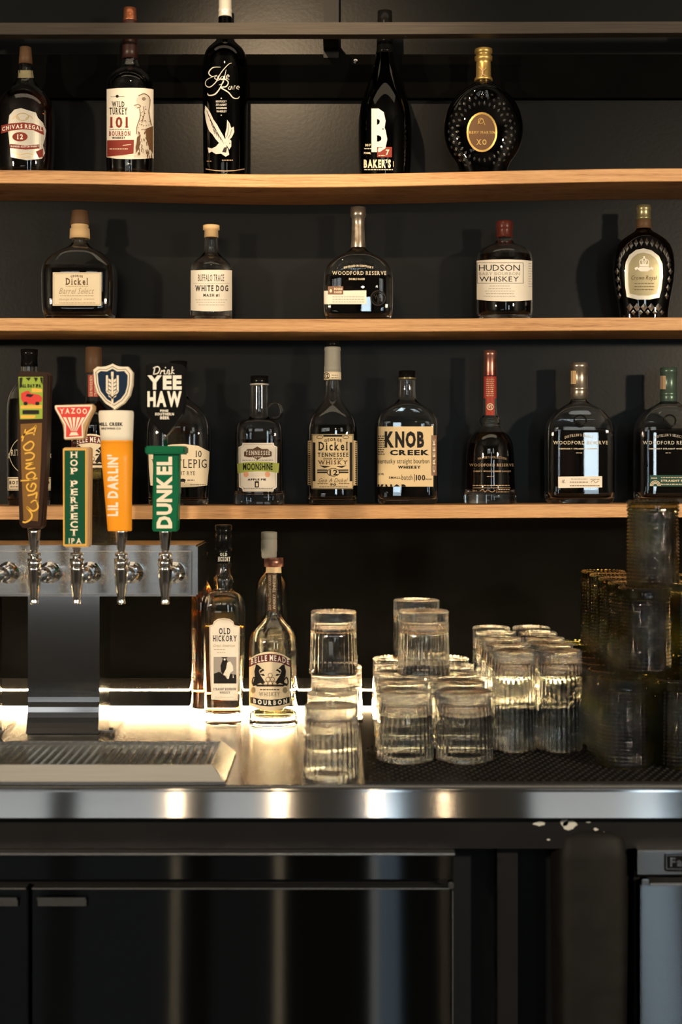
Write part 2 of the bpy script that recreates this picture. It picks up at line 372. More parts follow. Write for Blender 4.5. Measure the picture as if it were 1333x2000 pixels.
# ------------------------------------------------------------------ bottles
SEG = 64
class Bottle:
    def __init__(s, name, label, cx, Y, zbase, prof, dr=1.0, n=2.0, glass=None, liquid=None, fill=None, cat='bottle', group=None, wall=0.0028, base=0.008, it=2, mouth=None):
        s.Y, s.cx = Y, cx; k = sc(Y); s.k = k
        s.X = (cx-CX)*k
        s.org = Vector((s.X, Y, zbase))
        s.root = thing(name, label, cat, s.org, group)
        pr = [(ZC+(HY-y)*k-zbase, hw*k) for y, hw in prof]     # top to bottom
        pr = pr[::-1]; pr[0] = (0.0003, pr[0][1])
        for i in range(1, len(pr)): pr[i] = (max(pr[i][0], pr[i-1][0]+0.001), pr[i][1])
        pr = chaikin(pr, it)
        hb = max(w for _, w in pr); hn = pr[-1][1]
        s.rings = []
        for z, w in pr:
            t = max(0, min(1, (w-hn*1.15)/(hb*0.93-hn*1.15))); t = t*t*(3-2*t)
            s.rings.append((z, w, w*(1-t+dr*t), 2+(n-2)*t))
        V, Fc = [], []
        inner = [(z, w-wall, d-wall, nn) for z, w, d, nn in s.rings if z > base and w-wall > 0.002 and d-wall > 0.002]
        z0, w0, d0, n0 = s.sec(base)[0], *s.sec(base)[1:]
        inner = [(base, (w0-wall)*0.9, (d0-wall)*0.9, n0), (base+0.0025, w0-wall, d0-wall, n0)]+[i for i in inner if i[0] > base+0.004]
        s.inner = inner
        s.glass = s.shell('glass_body', s.rings, inner[::-1], glass or GLASS)
        if liquid:
            zf = max(ZC+(HY-fill)*k-zbase, base+0.006)
            e = 0.0004
            rg = [(z, w-e, d-e, nn) for z, w, d, nn in inner if z < zf-0.001]
            rg[0] = (rg[0][0]+e, *rg[0][1:])
            zz, w, d, nn = s.sec(zf); rg.append((zf, w-wall-e, d-wall-e, nn))
            s.liquid = s.shell('liquid', rg, [], liquid)
    def sec(s, z):
        r = s.rings
        if z <= r[0][0]: return (z, *r[0][1:])
        for a, b in zip(r[:-1], r[1:]):
            if z <= b[0]:
                t = (z-a[0])/max(1e-9, b[0]-a[0]); return (z, *(a[i]+(b[i]-a[i])*t for i in (1,2,3)))
        return (z, *r[-1][1:])
    def shell(s, name, outer, inner, m):
        V, Fc = [], []
        allr = list(outer)+list(inner)
        for z, w, d, nn in allr:
            for k in range(SEG):
                a = 2*PI*k/SEG; c, q = math.cos(a), math.sin(a)
                V.append((w*math.copysign(abs(c)**(2/nn), c), d*math.copysign(abs(q)**(2/nn), q), z))
        for i in range(len(allr)-1):
            for k in range(SEG):
                k2 = (k+1) % SEG; Fc.append((i*SEG+k, i*SEG+k2, (i+1)*SEG+k2, (i+1)*SEG+k))
        Fc.append(tuple(range(SEG-1, -1, -1))); n = (len(allr)-1)*SEG
        Fc.append(tuple(range(n, n+SEG)))
        o = mk(name, V, Fc, m, s.root, (0,0,0), smooth=True)
        # keep the flat bottom flat
        return o
    def surf(s, px, py, off):
        y = s.Y
        for _ in range(6):
            D = y+CAMD; x = (px-CX)*D/F-s.X; z = ZC+(HY-py)*D/F-s.org.z
            _, w, d, n = s.sec(z); w += off; d += off
            t = min(abs(x)/w, 0.9985)
            y = s.Y-d*(1-t**n)**(1/n)
            x = max(-w*0.9985, min(w*0.9985, x))
        return Vector((s.X+x, y, s.org.z+z))
    def cap(s, name, prof, m, seg=32, it=0, dx=0):
        """prof in photograph rows and half widths, top to bottom"""
        return lathe(name, [(hw*s.k, ZC+(HY-y)*s.k-s.org.z) for y, hw in prof][::-1], (dx*s.k, 0, 0), m, s.root, (0,0,0), seg, it=it)
    def label(s, name, geoms, m, off=0.0003, parent=None, cut=4.0, clip=None):
        return decal(name, parent or s.root, s.surf, geoms if isinstance(geoms, list) else [geoms], m, s.org, off, cut, clip)
    def ink(s, name, geoms, m, parent=None, off=0.0006, cut=4.0, clip=None): return s.label(name, geoms, m, off, parent, cut, clip)

# ------------------------------------------------------------------ the setting
RX0, RX1, RY = -3.0, 3.0, -6.2
struct('floor', (RX0,RY,-0.05), (RX1,0.1,0.0), ROOM)
struct('ceiling', (RX0,RY,3.2), (RX1,0.1,3.25), ROOM)
struct('wall_left', (RX0-0.1,RY,0), (RX0,0.1,3.2), ROOM)
struct('wall_right', (RX1,RY,0), (RX1+0.1,0.1,3.2), ROOM)
struct('wall_back', (RX0,0,0), (RX1,0.1,3.2), WALL)
struct('wall_front', (RX0,RY-0.1,0), (RX1,RY,3.2), ROOM)
for i, (x0, x1, z0, z1) in enumerate(((-1.95,-1.5,2.2,2.8), (-1.36,-0.8,2.2,2.8), (-0.67,-0.28,2.2,2.8), (0.98,1.65,2.2,2.8), (0.15,0.29,0.9,2.3), (1.46,1.68,0.9,1.9), (-1.95,-0.75,0.72,1.0)), 1):  # last entry is a low pane added to brighten the tap box's reflection
    wo = struct('window_%d' % i, (x0,RY+0.002,z0), (x1,RY+0.012,z1), WINDOW if i < 5 or i == 7 else WINDOWB)
    bm = bmesh.new()
    for a, b in (((x0-0.05,RY,z0-0.05),(x0,RY+0.05,z1+0.05)), ((x1,RY,z0-0.05),(x1+0.05,RY+0.05,z1+0.05)), ((x0,RY,z0-0.05),(x1,RY+0.05,z0)), ((x0,RY,z1),(x1,RY+0.05,z1+0.05))):
        boxbm(a, b, bm=bm)
    from_bm('window_frame', bm, BLACKM, wo)

# ------------------------------------------------------------------ shelves
SF = -0.155                                # shelf front edge
def shelf(name, label, rows, thick):
    """rows: (column, row of the upper front edge)"""
    bm = bmesh.new(); cols = []
    xs = [-0.95]+[ -0.7+0.05*i for i in range(29)]+[0.95]
    for x in xs:
        px = CX+x*F/(SF+CAMD)
        r = rows
        if px <= r[0][0]: y = r[0][1]
        elif px >= r[-1][0]: y = r[-1][1]
        else:
            for a, b in zip(r[:-1], r[1:]):
                if a[0] <= px <= b[0]:
                    t = (px-a[0])/(b[0]-a[0]); t = t*t*(3-2*t); y = a[1]+(b[1]-a[1])*t; break
        zt = ZC+(HY-y)*(SF+CAMD)/F; e = 0.0012; zb = zt-thick
        cols.append([bm.verts.new(v) for v in ((x,-0.001,zt),(x,SF+e,zt),(x,SF,zt-e),(x,SF,zb+e),(x,SF+e,zb),(x,-0.001,zb))])
    for a, b in zip(cols[:-1], cols[1:]):
        for i in range(6): bm.faces.new((a[i], a[(i+1)%6], b[(i+1)%6], b[i]))
    bm.faces.new(cols[0]); bm.faces.new(cols[-1][::-1])
    o = from_bm(name, bm, OAK, None, (0,SF,0)); tag(o, label, 'shelf', 'oak bottle shelves')
    def zat(px):
        x = (px-CX)*(SF+0.075+CAMD)/F
        q = CX+x*F/(SF+CAMD); r = rows
        if q <= r[0][0]: y = r[0][1]
        elif q >= r[-1][0]: y = r[-1][1]
        else:
            for a, b in zip(r[:-1], r[1:]):
                if a[0] <= q <= b[0]:
                    t = (q-a[0])/(b[0]-a[0]); t = t*t*(3-2*t); y = a[1]+(b[1]-a[1])*t; break
        return ZC+(HY-y)*(SF+CAMD)/F
    return zat
Z1 = shelf('oak_shelf', 'uppermost bright oak shelf, sagging slightly, five bottles on it', [(0,332),(560,340.5),(1333,328.5)], 0.0215)
Z2 = shelf('oak_shelf', 'middle oak shelf with a dark crack, holding five short bottles', [(0,621),(600,623),(1333,620)], 0.0212)
Z3 = shelf('oak_shelf', 'lowest oak shelf, behind the beer tap handles', [(0,989),(450,988),(1333,984.5)], 0.0218)

# rail in front of the top bottles, its posts, and a black wall board holding the shadow band
rl = thing('front_rail', 'thin weathered wooden rail crossing in front of the top bottle necks', 'rail', W(666,56,SF))
ro = rl.location
prism('rail_bar', [(-120,44),(400,44.5),(1460,41),(1460,63),(700,67),(-120,67)], SF, 0.026, RAILW, rl, ro, 0.001)
for px in (647, -60, 1400):
    a, b = W(px-15, 0, -0.035), W(px+15, 0, -0.035)
    box('bracket_arm', (a.x, SF+0.026, W(0,46,SF).z-0.004), (b.x, -0.022, W(0,46,SF).z+0.012), BLACKM, rl, ro)
    box('bracket_post', (a.x, -0.022, ZC+0.72), (b.x, -0.0005, ZC+0.98), BLACKM, rl, ro)
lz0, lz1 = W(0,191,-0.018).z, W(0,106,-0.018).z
lo = box('shadow_board', (-1.0,-0.018,lz0), (1.0,-0.0005,lz1), SHADEBLK, rl, ro)  # board widened and blackened to stand in for the rail's shadow band
V, Fc = lathe_geo([(0.004,0.0),(0.004,0.0012),(0.002,0.0022)], (W(695,120,-0.018).x, -0.018, W(695,120,-0.018).z), 14, 'y')
mk('screw_head', V, Fc, CHROME, lo, ro)

# ------------------------------------------------------------------ counter
CF = -0.722                                # front edge of the steel counter
ct = thing('steel_counter', 'long brushed stainless steel back bar counter with rolled front edge', 'counter', (0,CF,COUNTER))
co = ct.location
box('top_plate', (-1.3,CF+0.012,COUNTER-0.03), (1.3,-0.0006,COUNTER), STEEL, ct, co)
# rolled front edge: a slightly leaning face with rounded upper lip
bm = bmesh.new(); prof = []
for k in range(7):
    a = PI/2*k/6; prof.append((CF+0.014-0.0065*math.sin(a), COUNTER-0.008+0.008*math.cos(a)))
prof += [(CF-0.001, COUNTER-0.0385), (CF+0.001, COUNTER-0.0405), (CF+0.012, COUNTER-0.0405)]
cols = [[bm.verts.new((x, y, z)) for y, z in prof] for x in (-1.3, 1.3)]
for i in range(len(prof)-1): bm.faces.new((cols[0][i], cols[1][i], cols[1][i+1], cols[0][i+1]))
nose = from_bm('front_edge', bm, STEELV, ct, co, smooth=False)
# raised ledge with a black fascia and LED tapes along the wall
LD = -0.16
lg = thing('back_ledge', 'low steel ledge with black front strip along the wall behind the counter', 'ledge', (0,LD,COUNTER)); lgo = lg.location
box('ledge_top', (-1.3,LD+0.012,COUNTER+0.0005), (1.3,-0.0006,COUNTER+0.031), STEEL, lg, lgo)
box('black_fascia', (-1.3,LD-0.002,COUNTER+0.0085), (1.3,LD+0.0115,COUNTER+0.0328), BLACKM, lg, lgo)
tag(box('led_tape', (-1.25,LD+0.0005,COUNTER+0.0052), (1.25,LD+0.008,COUNTER+0.0083), LED, None, (0,LD,COUNTER)), 'glowing warm light strip under the black ledge front, at counter level', 'light strip')
tag(box('led_tape', (-1.25,LD+0.0122,COUNTER+0.0316), (1.25,LD+0.0142,COUNTER+0.0342), LEDTOP, None, (0,LD,COUNTER+0.0316)), 'glowing warm light strip on top of the ledge behind its black edge', 'light strip')

bsp = tag(box('glow_hiding_sheet', (-1.3,-0.004,COUNTER+0.0315), (1.3,-0.0006,ZC+(HY-988)*(SF+CAMD)/F-0.024), SHADEBLK, None, (0,-0.002,COUNTER+0.032)), 'added matte black sheet hiding the strip glow on the wall between ledge and lowest shelf', 'panel')  # sheet added over the wall so the LED glow stays dark there
# below the counter
ap = tag(box('counter_apron', (-1.3,CF+0.03,COUNTER-0.085), (1.3,CF+0.06,COUNTER-0.041), BLACKM, None, (0,CF,COUNTER-0.08)), 'black apron under the counter edge with chipped white paint', 'apron')
FL = ink('chipped_white_paint', (0.42,0.44,0.43)); apo = (0,CF,COUNTER-0.08)
aps = planar(CF+0.03)
rr = random.Random(3)
for (x, y, a, b) in ((1055,1609,13,4.5),(1113,1611,16,10),(1104,1606,9,7),(1165,1620,5,3),(1180,1627,4,3),(1150,1606,5,1.5),(1072,1640,4,2),(1200,1632,3,2)):
    pts = [(x+a*rr.uniform(0.65,1.1)*math.cos(2*PI*k/11), y+b*rr.uniform(0.65,1.15)*math.sin(2*PI*k/11)) for k in range(11)]
    decal('paint_chip', ap, aps, [P(*pts)], FL, apo, 0.0008, 0)
# cooler, left
FR = CF+0.014
fr = thing('back_bar_cooler', 'long dark steel two-door cooler under the tap tower side', 'cooler', (-0.45,FR,0)); fo = fr.location
def zz(y, Y=None): return ZC+(HY-y)*((FR if Y is None else Y)+CAMD)/F
def xx(px, Y=None): return (px-CX)*((FR if Y is None else Y)+CAMD)/F
box('cabinet', (-1.25,FR+0.03,0.06), (xx(886),-0.06,zz(1668)), BLACKM, fr, fo)
box('top_trim', (-1.25,FR-0.004,zz(1669.5)), (xx(890),FR+0.035,zz(1665)), STEEL, fr, fo, 0.0012)
box('fascia', (-1.25,FR+0.004,zz(1719)), (xx(886),FR+0.0285,zz(1670)), DSTEEL, fr, fo)
box('kick_plate', (-1.25,FR+0.02,0.005), (xx(886),-0.06,0.055), BLACKM, fr, fo)
for (p0, p1, h0, h1) in ((62, 883, 75, 170), (-560, 54, -60, 36)):
    dsh = from_bm('door', boxbm((xx(p0),FR+0.002,0.075), (xx(p1),FR+0.028,zz(1737)), 0.0015), DSTEEL, fr, fo)
    box('door_top_edge', (xx(p0 if p0 > 0 else p0),FR+0.0005,zz(1737.6)), (xx(p1-4),FR+0.02,zz(1734.8)), STEEL, dsh, fo)
    bm = boxbm((xx(h0),FR-0.010,zz(1755)), (xx(h1),FR-0.002,zz(1751.5)), 0.0006)
    boxbm((xx(h0),FR-0.010,zz(1751.5)), (xx(h1),FR-0.008,zz(1748.5)), bm=bm); boxbm((xx(h0),FR-0.004,zz(1768)), (xx(h1),FR+0.001,zz(1755)), bm=bm)
    from_bm('pull_handle', bm, STEELV, dsh, fo)
hb = box('hinge', (xx(876),FR-0.003,zz(1735)), (xx(887),FR+0.01,zz(1722)), STEELV, fr, fo, 0.001)
box('side_trim', (xx(884.2),FR+0.0,0.075), (xx(885.8),FR+0.028,zz(1740)), STEEL, fr, fo)
# cooler, right
fr2 = thing('back_bar_cooler', 'grey steel cooler at the right edge with an embossed name plate', 'cooler', (0.5,FR,0)); fo2 = fr2.location
box('cabinet', (xx(1248),FR+0.03,0.06), (1.25,-0.06,zz(1662)), BLACKM, fr2, fo2)
box('top_trim', (xx(1246),FR-0.003,zz(1662.5)), (1.25,FR+0.03,zz(1659.5)), STEEL, fr2, fo2)
box('fascia', (xx(1246),FR,zz(1708)), (1.25,FR+0.0285,zz(1663)), STEELV, fr2, fo2)
d2 = from_bm('door', boxbm((xx(1253),FR+0.002,0.075), (1.25,FR+0.028,zz(1729)), 0.0015), GSTEEL, fr2, fo2)
box('door_top_edge', (xx(1270),FR-0.004,zz(1728)), (1.25,FR+0.02,zz(1723)), STEEL, d2, fo2)
box('hinge', (xx(1254),FR-0.003,zz(1728)), (xx(1268),FR+0.012,zz(1716)), STEELV, fr2, fo2, 0.001)
npl = box('name_plate', (xx(1299),FR-0.004,zz(1701)), (xx(1385),FR+0.001,zz(1667)), BLKP, fr2, fo2, 0.0012)
decal('plate_border', npl, planar(FR-0.004), [FRAME(1302,1670,1382,1698,1.6)], STEELV, fo2, 0.0004, 0)
decal('lettering', npl, planar(FR-0.004), [T('Fa',1310,1675,1334,1693,'b')], STEELV, fo2, 0.0004, 0)
# dark infill between the coolers
tag(box('infill_panel', (xx(889),FR+0.10,0.005), (xx(1243),FR+0.12,COUNTER-0.09), NAVY, None, (0.3,FR+0.1,0)), 'dark blue-black panel set back between the two coolers', 'panel')
pp = tag(box('support_post', (xx(972,FR+0.06),FR+0.06,0.0), (xx(1012,FR+0.06),FR+0.095,COUNTER-0.086), BLACKM, None, (0.25,FR+0.06,0)), 'narrow black upright post between the coolers', 'post')
bn = thing('trash_bin', 'tall black round-shouldered bin standing beside the right cooler', 'bin', (xx(1168),FR+0.05,0))
bm = bmesh.new(); bx0, bx1 = xx(1091), xx(1240); zt = zz(1622); ring = []
for z, e in ((0.001,0.012),(0.3,0.006),(zt-0.04,0.0),(zt-0.015,0.004),(zt-0.004,0.014),(zt,0.03)):
    row = []
    for k in range(24):
        a = 2*PI*k/24; c, q = math.cos(a), math.sin(a)
        row.append(bm.verts.new(((bx0+bx1)/2+((bx1-bx0)/2-e)*math.copysign(abs(c)**0.5, c), FR+0.05+(0.044-e*0.7)*math.copysign(abs(q)**0.5, q), z)))
    ring.append(row)
for a, b in zip(ring[:-1], ring[1:]):
    for k in range(24): bm.faces.new((a[k], a[(k+1)%24], b[(k+1)%24], b[k]))
bm.faces.new(ring[0][::-1]); bm.faces.new(ring[-1])
from_bm('bin_body', bm, RUBBER, bn, bn.location, smooth=True)
# bar mat on the right half of the counter
ma = thing('bar_mat', 'black rubber drainage mat covering the right half of the counter', 'mat', (0.6,-0.45,COUNTER)); mo = ma.location
mx0 = 0.030
box('mat_sheet', (mx0,CF+0.018,COUNTER+0.0004), (1.25,LD-0.006,COUNTER+0.003), RUBBER, ma, mo)
bm = bmesh.new(); nub = 0
for i in range(56):
    for j in range(20):
        x, y = mx0+0.008+i*0.0115+(j%2)*0.0057, CF+0.024+j*0.0115
        if x > 0.66: continue
        z = COUNTER+0.003; r = 0.003
        v = [bm.verts.new((x+r*math.cos(PI/2*k+PI/4), y+r*math.sin(PI/2*k+PI/4), z)) for k in range(4)]; u = [bm.verts.new((x+r*0.7*math.cos(PI/2*k+PI/4), y+r*0.7*math.sin(PI/2*k+PI/4), z+0.0016)) for k in range(4)]
        for k in range(4): bm.faces.new((v[k], v[(k+1)%4], u[(k+1)%4], u[k]))
        bm.faces.new(u)
from_bm('mat_nubs', bm, RUBBER, ma, mo, kind='stuff')
MATZ = COUNTER+0.0047

# ------------------------------------------------------------------ tap tower
TF = -0.357
tw = thing('tap_tower', 'brushed steel beer tower with a long tap box on columns', 'beer tower', (-0.42,TF+0.05,COUNTER)); to = tw.location
bz0, bz1 = zz(1165,TF), zz(1065,TF); bxr = xx(386,TF)
from_bm('tap_box', boxbm((-0.80,TF,bz0), (bxr,TF+0.15,bz1), 0.0025, 2), TSTEEL, tw, to)
bm = bmesh.new()
boxbm((-0.79,TF-0.0016,bz0+0.002), (bxr-0.0082,TF-0.0002,bz1-0.0085), 0.0007, 1, bm)
from_bm('front_panel', bm, TSTEEL, tw, to)
for (x0, x1) in ((xx(54,TF), xx(194,TF)), (-0.655, -0.535)):
    bm = bmesh.new(); prof = [(TF+0.002,bz0), (TF+0.002,COUNTER+0.062)]
    for k in range(1, 9):
        t = k/8; prof.append((TF+0.002-0.014*t*t, COUNTER+0.062-0.0605*t))
    prof += [(TF+0.10,COUNTER+0.0015), (TF+0.10,bz0)]
    a = [bm.verts.new((x0,y,z)) for y, z in prof]; b = [bm.verts.new((x1,y,z)) for y, z in prof]
    bm.faces.new(a); bm.faces.new(b[::-1])
    for i in range(len(prof)): bm.faces.new((a[i], a[(i+1)%len(prof)], b[(i+1)%len(prof)], b[i]))
    from_bm('column', bm, CSTEEL, tw, to)
    fl = box('base_flange', (x0-0.004,TF+0.015,COUNTER+0.0003), (x1+0.022,TF+0.105,COUNTER+0.0018), STEEL, tw, to)
    V, Fc = lathe_geo([(0.0035,0),(0.0035,0.0008),(0.001,0.0014)], (x1+0.013, TF+0.03, COUNTER+0.0018), 12)
    mk('flange_bolt', V, Fc, BLACKM, fl, to)

TY = -0.47; TK = sc(TY)
def tap(px, label):
    X = (px-CX)*TK; z = lambda y: ZC+(HY-y)*TK
    t = thing('beer_tap', label, 'beer tap', (X, TY, z(1180)), 'beer taps on the tower'); o = t.location
    zs = zz(1118, TF)
    yl = lambda prof, nm: from_lathe_y(nm, prof, (X, TF-0.0017, zs), t, o)
    yl([(0.0165,0),(0.0165,0.003),(0.014,0.005),(0.014,0.010),(0.0115,0.012)], 'flange')
    yl([(0.0095,0.012),(0.0095,0.03),(0.0112,0.031),(0.0112,0.045),(0.0085,0.046),(0.0075,-TY+TF-0.004)], 'shank')
    zr = lambda prof: [((r)*TK, z(y)-z(1180)) for y, r in prof][::-1]
    lathe('faucet', zr([(1108,13),(1110,14),(1118,13.5),(1132,12.5),(1140,12),(1150,10.5),(1164,8.5),(1172,7.8),(1176,8.8),(1179,8.8),(1179.5,6.2)]), (X,TY,z(1180)), CHROME, t, o, 28, it=1)
    lathe('nut', zr([(1090.5,11),(1091,14.5),(1106,14.5),(1107.5,12.5)]), (X,TY,z(1180)), CHROME, t, o, 10, it=0)
    lathe('collar', zr([(1079,8),(1080,12.5),(1086,12.5),(1087,8),(1090.4,8)]), (X,TY,z(1180)), CHROME, t, o, 28, it=0)
    lathe('ferrule', zr([(1032,12.5),(1040,12.3),(1056,10.5),(1070,8.4),(1074,8.0),(1078.8,6)]), (X,TY,z(1180)), CHROME, t, o, 28, it=0)
    return t, o
def from_lathe_y(nm, prof, c, t, o):
    V, Fc = lathe_geo(prof, c, 28, 'y')
    bm = bmesh.new(); q = [bm.verts.new(v) for v in V]
    for f in Fc: bm.faces.new([q[i] for i in f])
    return from_bm(nm, bm, CHROME, t, o)
tap(-19, 'chrome beer tap without visible handle, cut off at the left edge')

# tap 1: dark brown handle with a truck picture and golden script
t, o = tap(67, 'beer tap with dark brown handle, truck picture and golden script'); hy = TY-0.012
hd = prism('handle', [(35,729),(40,724),(92,727),(97,733),(92,880),(84,1028),(78,1033),(44,1031),(37,1024),(34,880)], hy, 0.024, BRNH, t, o, 0.003)
s = planar(hy)
pn = decal('picture_panel', hd, s, [P((36,736),(84,736),(83,818),(39,819))], GRASS, o, 0.0004, 0)
decal('truck', hd, s, [P((41,768),(50,764),(56,763),(60,768),(76,771),(82,776),(81,784),(74,787),(70,791),(60,789),(52,789),(46,787),(41,779)), ], YRED, o, 0.0008, 0)
decal('truck_dark', hd, s, [P((53,769),(66,771),(60,776),(50,774)), E(50,788,4,3.5), E(73,788,4,3.5), R(44,801,76,809), T('ALL DAY IPA',40,750,80,757,'x'), P((38,738),(44,737),(42,752),(38,760)), P((78,737),(83,737),(83,752),(80,746)), P((50,738),(60,737),(56,744)), P((66,737),(74,738),(70,746))], BLACKI, o, 0.0011, 0)
decal('yellow_glow', hd, s, [P((40,792),(82,791),(82,798),(40,798)), P((62,758),(82,760),(82,766),(62,766)), P((40,811),(70,811),(68,817),(41,817))], YELLOW, o, 0.0007, 0)
decal('gold_panel', hd, s, [P((40,828),(82,826),(80,900),(74,1018),(46,1016),(41,900))], GOLDB, o, 0.0004, 0)
FS = [([(42,855),(50,846),(66,836),(70,832),(66,850)],3), ([(45,850),(58,846),(68,845)],2.5), ([(50,838),(47,850),(43,862)],2.5),       # F
      ([(50,868),(60,862),(66,868),(60,878),(50,879),(46,873),(50,868)],3),                                                             # o
      ([(48,886),(60,884),(67,889),(62,897),(50,899)],3),                                                                               # u
      ([(50,906),(66,904),(58,908),(50,914),(58,916),(69,914)],3),                                                                      # n
      ([(52,928),(62,922),(69,928),(62,936),(53,934),(52,928)],3), ([(40,939),(56,938),(73,934)],2.6),                                   # d
      ([(60,952),(64,944),(70,948),(66,958),(56,958),(52,950),(56,944)],3),                                                             # e
      ([(54,968),(66,965),(72,962),(70,974)],3),                                                                                        # r
      ([(72,979),(74,992),(64,998),(52,990),(62,1004),(60,1014),(50,1020),(44,1019)],3.2), ([(60,982),(68,977),(75,982)],2.4)]          # s
decal('lettering', hd, s, [S(p, w) for p, w in FS], YELLOW, o, 0.0012, 0)

# tap 2: green tablet and red fan sign
t, o = tap(150, 'beer tap with green gold-edged tablet under a red and white fan sign')
hd = prism('handle', [(122,877),(126,874),(172,873),(176,876),(174,1064),(171,1069),(127,1069),(123,1065)], hy, 0.024, TANW, t, o, 0.002)
s = planar(hy)
fa = decal('green_face', hd, s, [P((126,880),(166,880),(166,1062),(127,1063))], DGREEN, o, 0.0005, 0)
decal('gold_border', hd, s, [FRAME(123.5,876.5,169,1066,2.4)], YELLOW, o, 0.0006, 0)
lt, y = [], 881.5
for ch in 'HOP PERFECT':
    if ch == ' ': y += 9; continue
    lt.append(T(ch, 137, y, 152, y+13.2, 'g')); y += 15.9
lt.append(T('IPA', 133.5, 1051, 160, 1062, 'g'))
decal('lettering', hd, s, lt, IVORY, o, 0.0009, 0)
lathe('connector', [(4.5*TK, 0), (4.5*TK, 17*TK)], tuple(W(146,874,TY)), BRNH, t, o, 16, it=0)
sg = prism('sign', [(106,794),(109,791),(180,789),(184,793),(184,800),(166,833),(166,855),(162,858),(127,859),(124,856),(125,830),(107,800)], hy, 0.018, TANW, t, o, 0.0015)
s = planar(hy)
decal('sign_face', sg, s, [P((107,792),(180,791),(180,799),(162,830),(163,855),(126,857),(126,830),(108,799))], IVORY, o, 0.0004, 0)
decal('red_face', sg, s, [P((111,795),(177,794),(176,799),(159,829),(160,852),(129,854),(129,829),(112,799))], YRED, o, 0.0007, 0)
ra = [P((143.9+(k-2)*2.3,842),(145.1+(k-2)*2.3,842),(144.5+(k-2)*9.2+3,815),(144.5+(k-2)*9.2-3,815)) for k in range(5)]
decal('fan_rays', sg, s, ra+[P((135,851),(154,850),(150,844),(139,844))], IVORY, o, 0.001, 0)
decal('lettering', sg, s, [T('YAZOO', 116,797,170,808,'g',bend=1)], IVORY, o, 0.001, 0)

# tap 3: orange glass with foam and shield
t, o = tap(237, 'beer tap shaped as an orange beer glass with a wheat shield on top')
X3 = (230-CX)*TK
hz = lambda y: (HY-y)*TK+ZC
def lean_lathe(nm, prof, m, dx):
    V, Fc = [], []
    seg = 40
    for y, r, xc in prof:
        for k in range(seg):
            a = 2*PI*k/seg; V.append(((xc-CX)*TK+r*TK*math.cos(a), TY+r*TK*0.62*math.sin(a), hz(y)))
    n = len(prof)
    for i in range(n-1):
        for k in range(seg): Fc.append((i*seg+k, (i+1)*seg+k, (i+1)*seg+(k+1)%seg, i*seg+(k+1)%seg))
    Fc.append(tuple(range(seg))); Fc.append(tuple(range((n-1)*seg+seg-1, (n-1)*seg-1, -1)))
    bm = bmesh.new(); q = [bm.verts.new(v) for v in V]
    for f in Fc: bm.faces.new([q[i] for i in f])
    return from_bm(nm, bm, m, t, o, smooth=True)
hd = lean_lathe('handle', [(863,31.5,228),(900,30.3,229),(960,27,231),(1034,23.8,234),(1037,22.8,234),(1037.2,10,234)], ORANGE, 0)
fm = lean_lathe('foam_head', [(802,10,227),(802.2,32,227),(804,34,227),(810,34.5,227),(850,32,228),(863,31.6,228)], FOAM, 0)
s3p = [(802,34,227),(850,32,228),(863,31.5,228),(960,27,231),(1037,23.5,234)]
def s3(px, py, off):
    for a, b in zip(s3p[:-1], s3p[1:]):
        if py <= b[0] or b is s3p[-1]:
            u = (py-a[0])/(b[0]-a[0]); r = a[1]+(b[1]-a[1])*u; xc = a[2]+(b[2]-a[2])*u; break
    y = TY
    for _ in range(5):
        p = W(px, py, y); q = max(-0.995, min(0.995, (p.x-(xc-CX)*TK)/(r*TK+off))); y = TY-(r*TK*0.62+off)*math.sqrt(1-q*q)
    return W(px, py, y)
decal('foam_edge', fm, s3, [R(198,860,259,863)], ORANGE, o, 0.0004, 4)
decal('lettering', fm, s3, [T('MILL CREEK',193,825,240,832,'x'), T('BREWING CO',198,835,236,839,'b')], BLACKI, o, 0.0005, 4)
decal('lettering', hd, s3, [T("LIL DARLIN'",209,888,231,1008,'x',rot=1)], FOAM, o, 0.0005, 4)
SH = [(220,710),(232,717),(250,716),(259,727),(258,752),(253,772),(242,787),(224,799),(206,788),(190,768),(184,748),(182,722),(190,716),(206,717)]
sh = prism('shield', SH, hy+0.002, 0.016, IVORY, t, o, 0.001)
lathe('connector', [(4*TK, 0), (4*TK, 8*TK)], tuple(W(224,804,TY)), CHROME, t, o, 14, it=0)
s = planar(hy+0.002)
def shr(pts, k, c=(219,752)): return [(c[0]+(x-c[0])*k, c[1]+(y-c[1])*k) for x, y in pts]
decal('shield_line', sh, s, [S(shr(SH,0.86), 1.0, False, closed=True)], BLACKI, o, 0.0004, 0)
decal('shield_field', sh, s, [P(*shr(SH,0.76))], NAVYP, o, 0.0005, 0)
wh = [R(217.5,735,221.5,790), R(207,733,211,765), R(228,733,232,765), P((207,765),(211,762),(219.5,775),(219.5,780)), P((232,765),(228,762),(219.5,775),(219.5,780))]
for k in range(5):
    y = 742+k*7.5
    wh += [P((217,y),(212,y-3),(212,y+2.5),(217,y+5.5)), P((222,y),(227,y-3),(227,y+2.5),(222,y+5.5))]
wh.append(R(217,726,222,736))
decal('wheat_emblem', sh, s, wh, IVORY, o, 0.0009, 0)

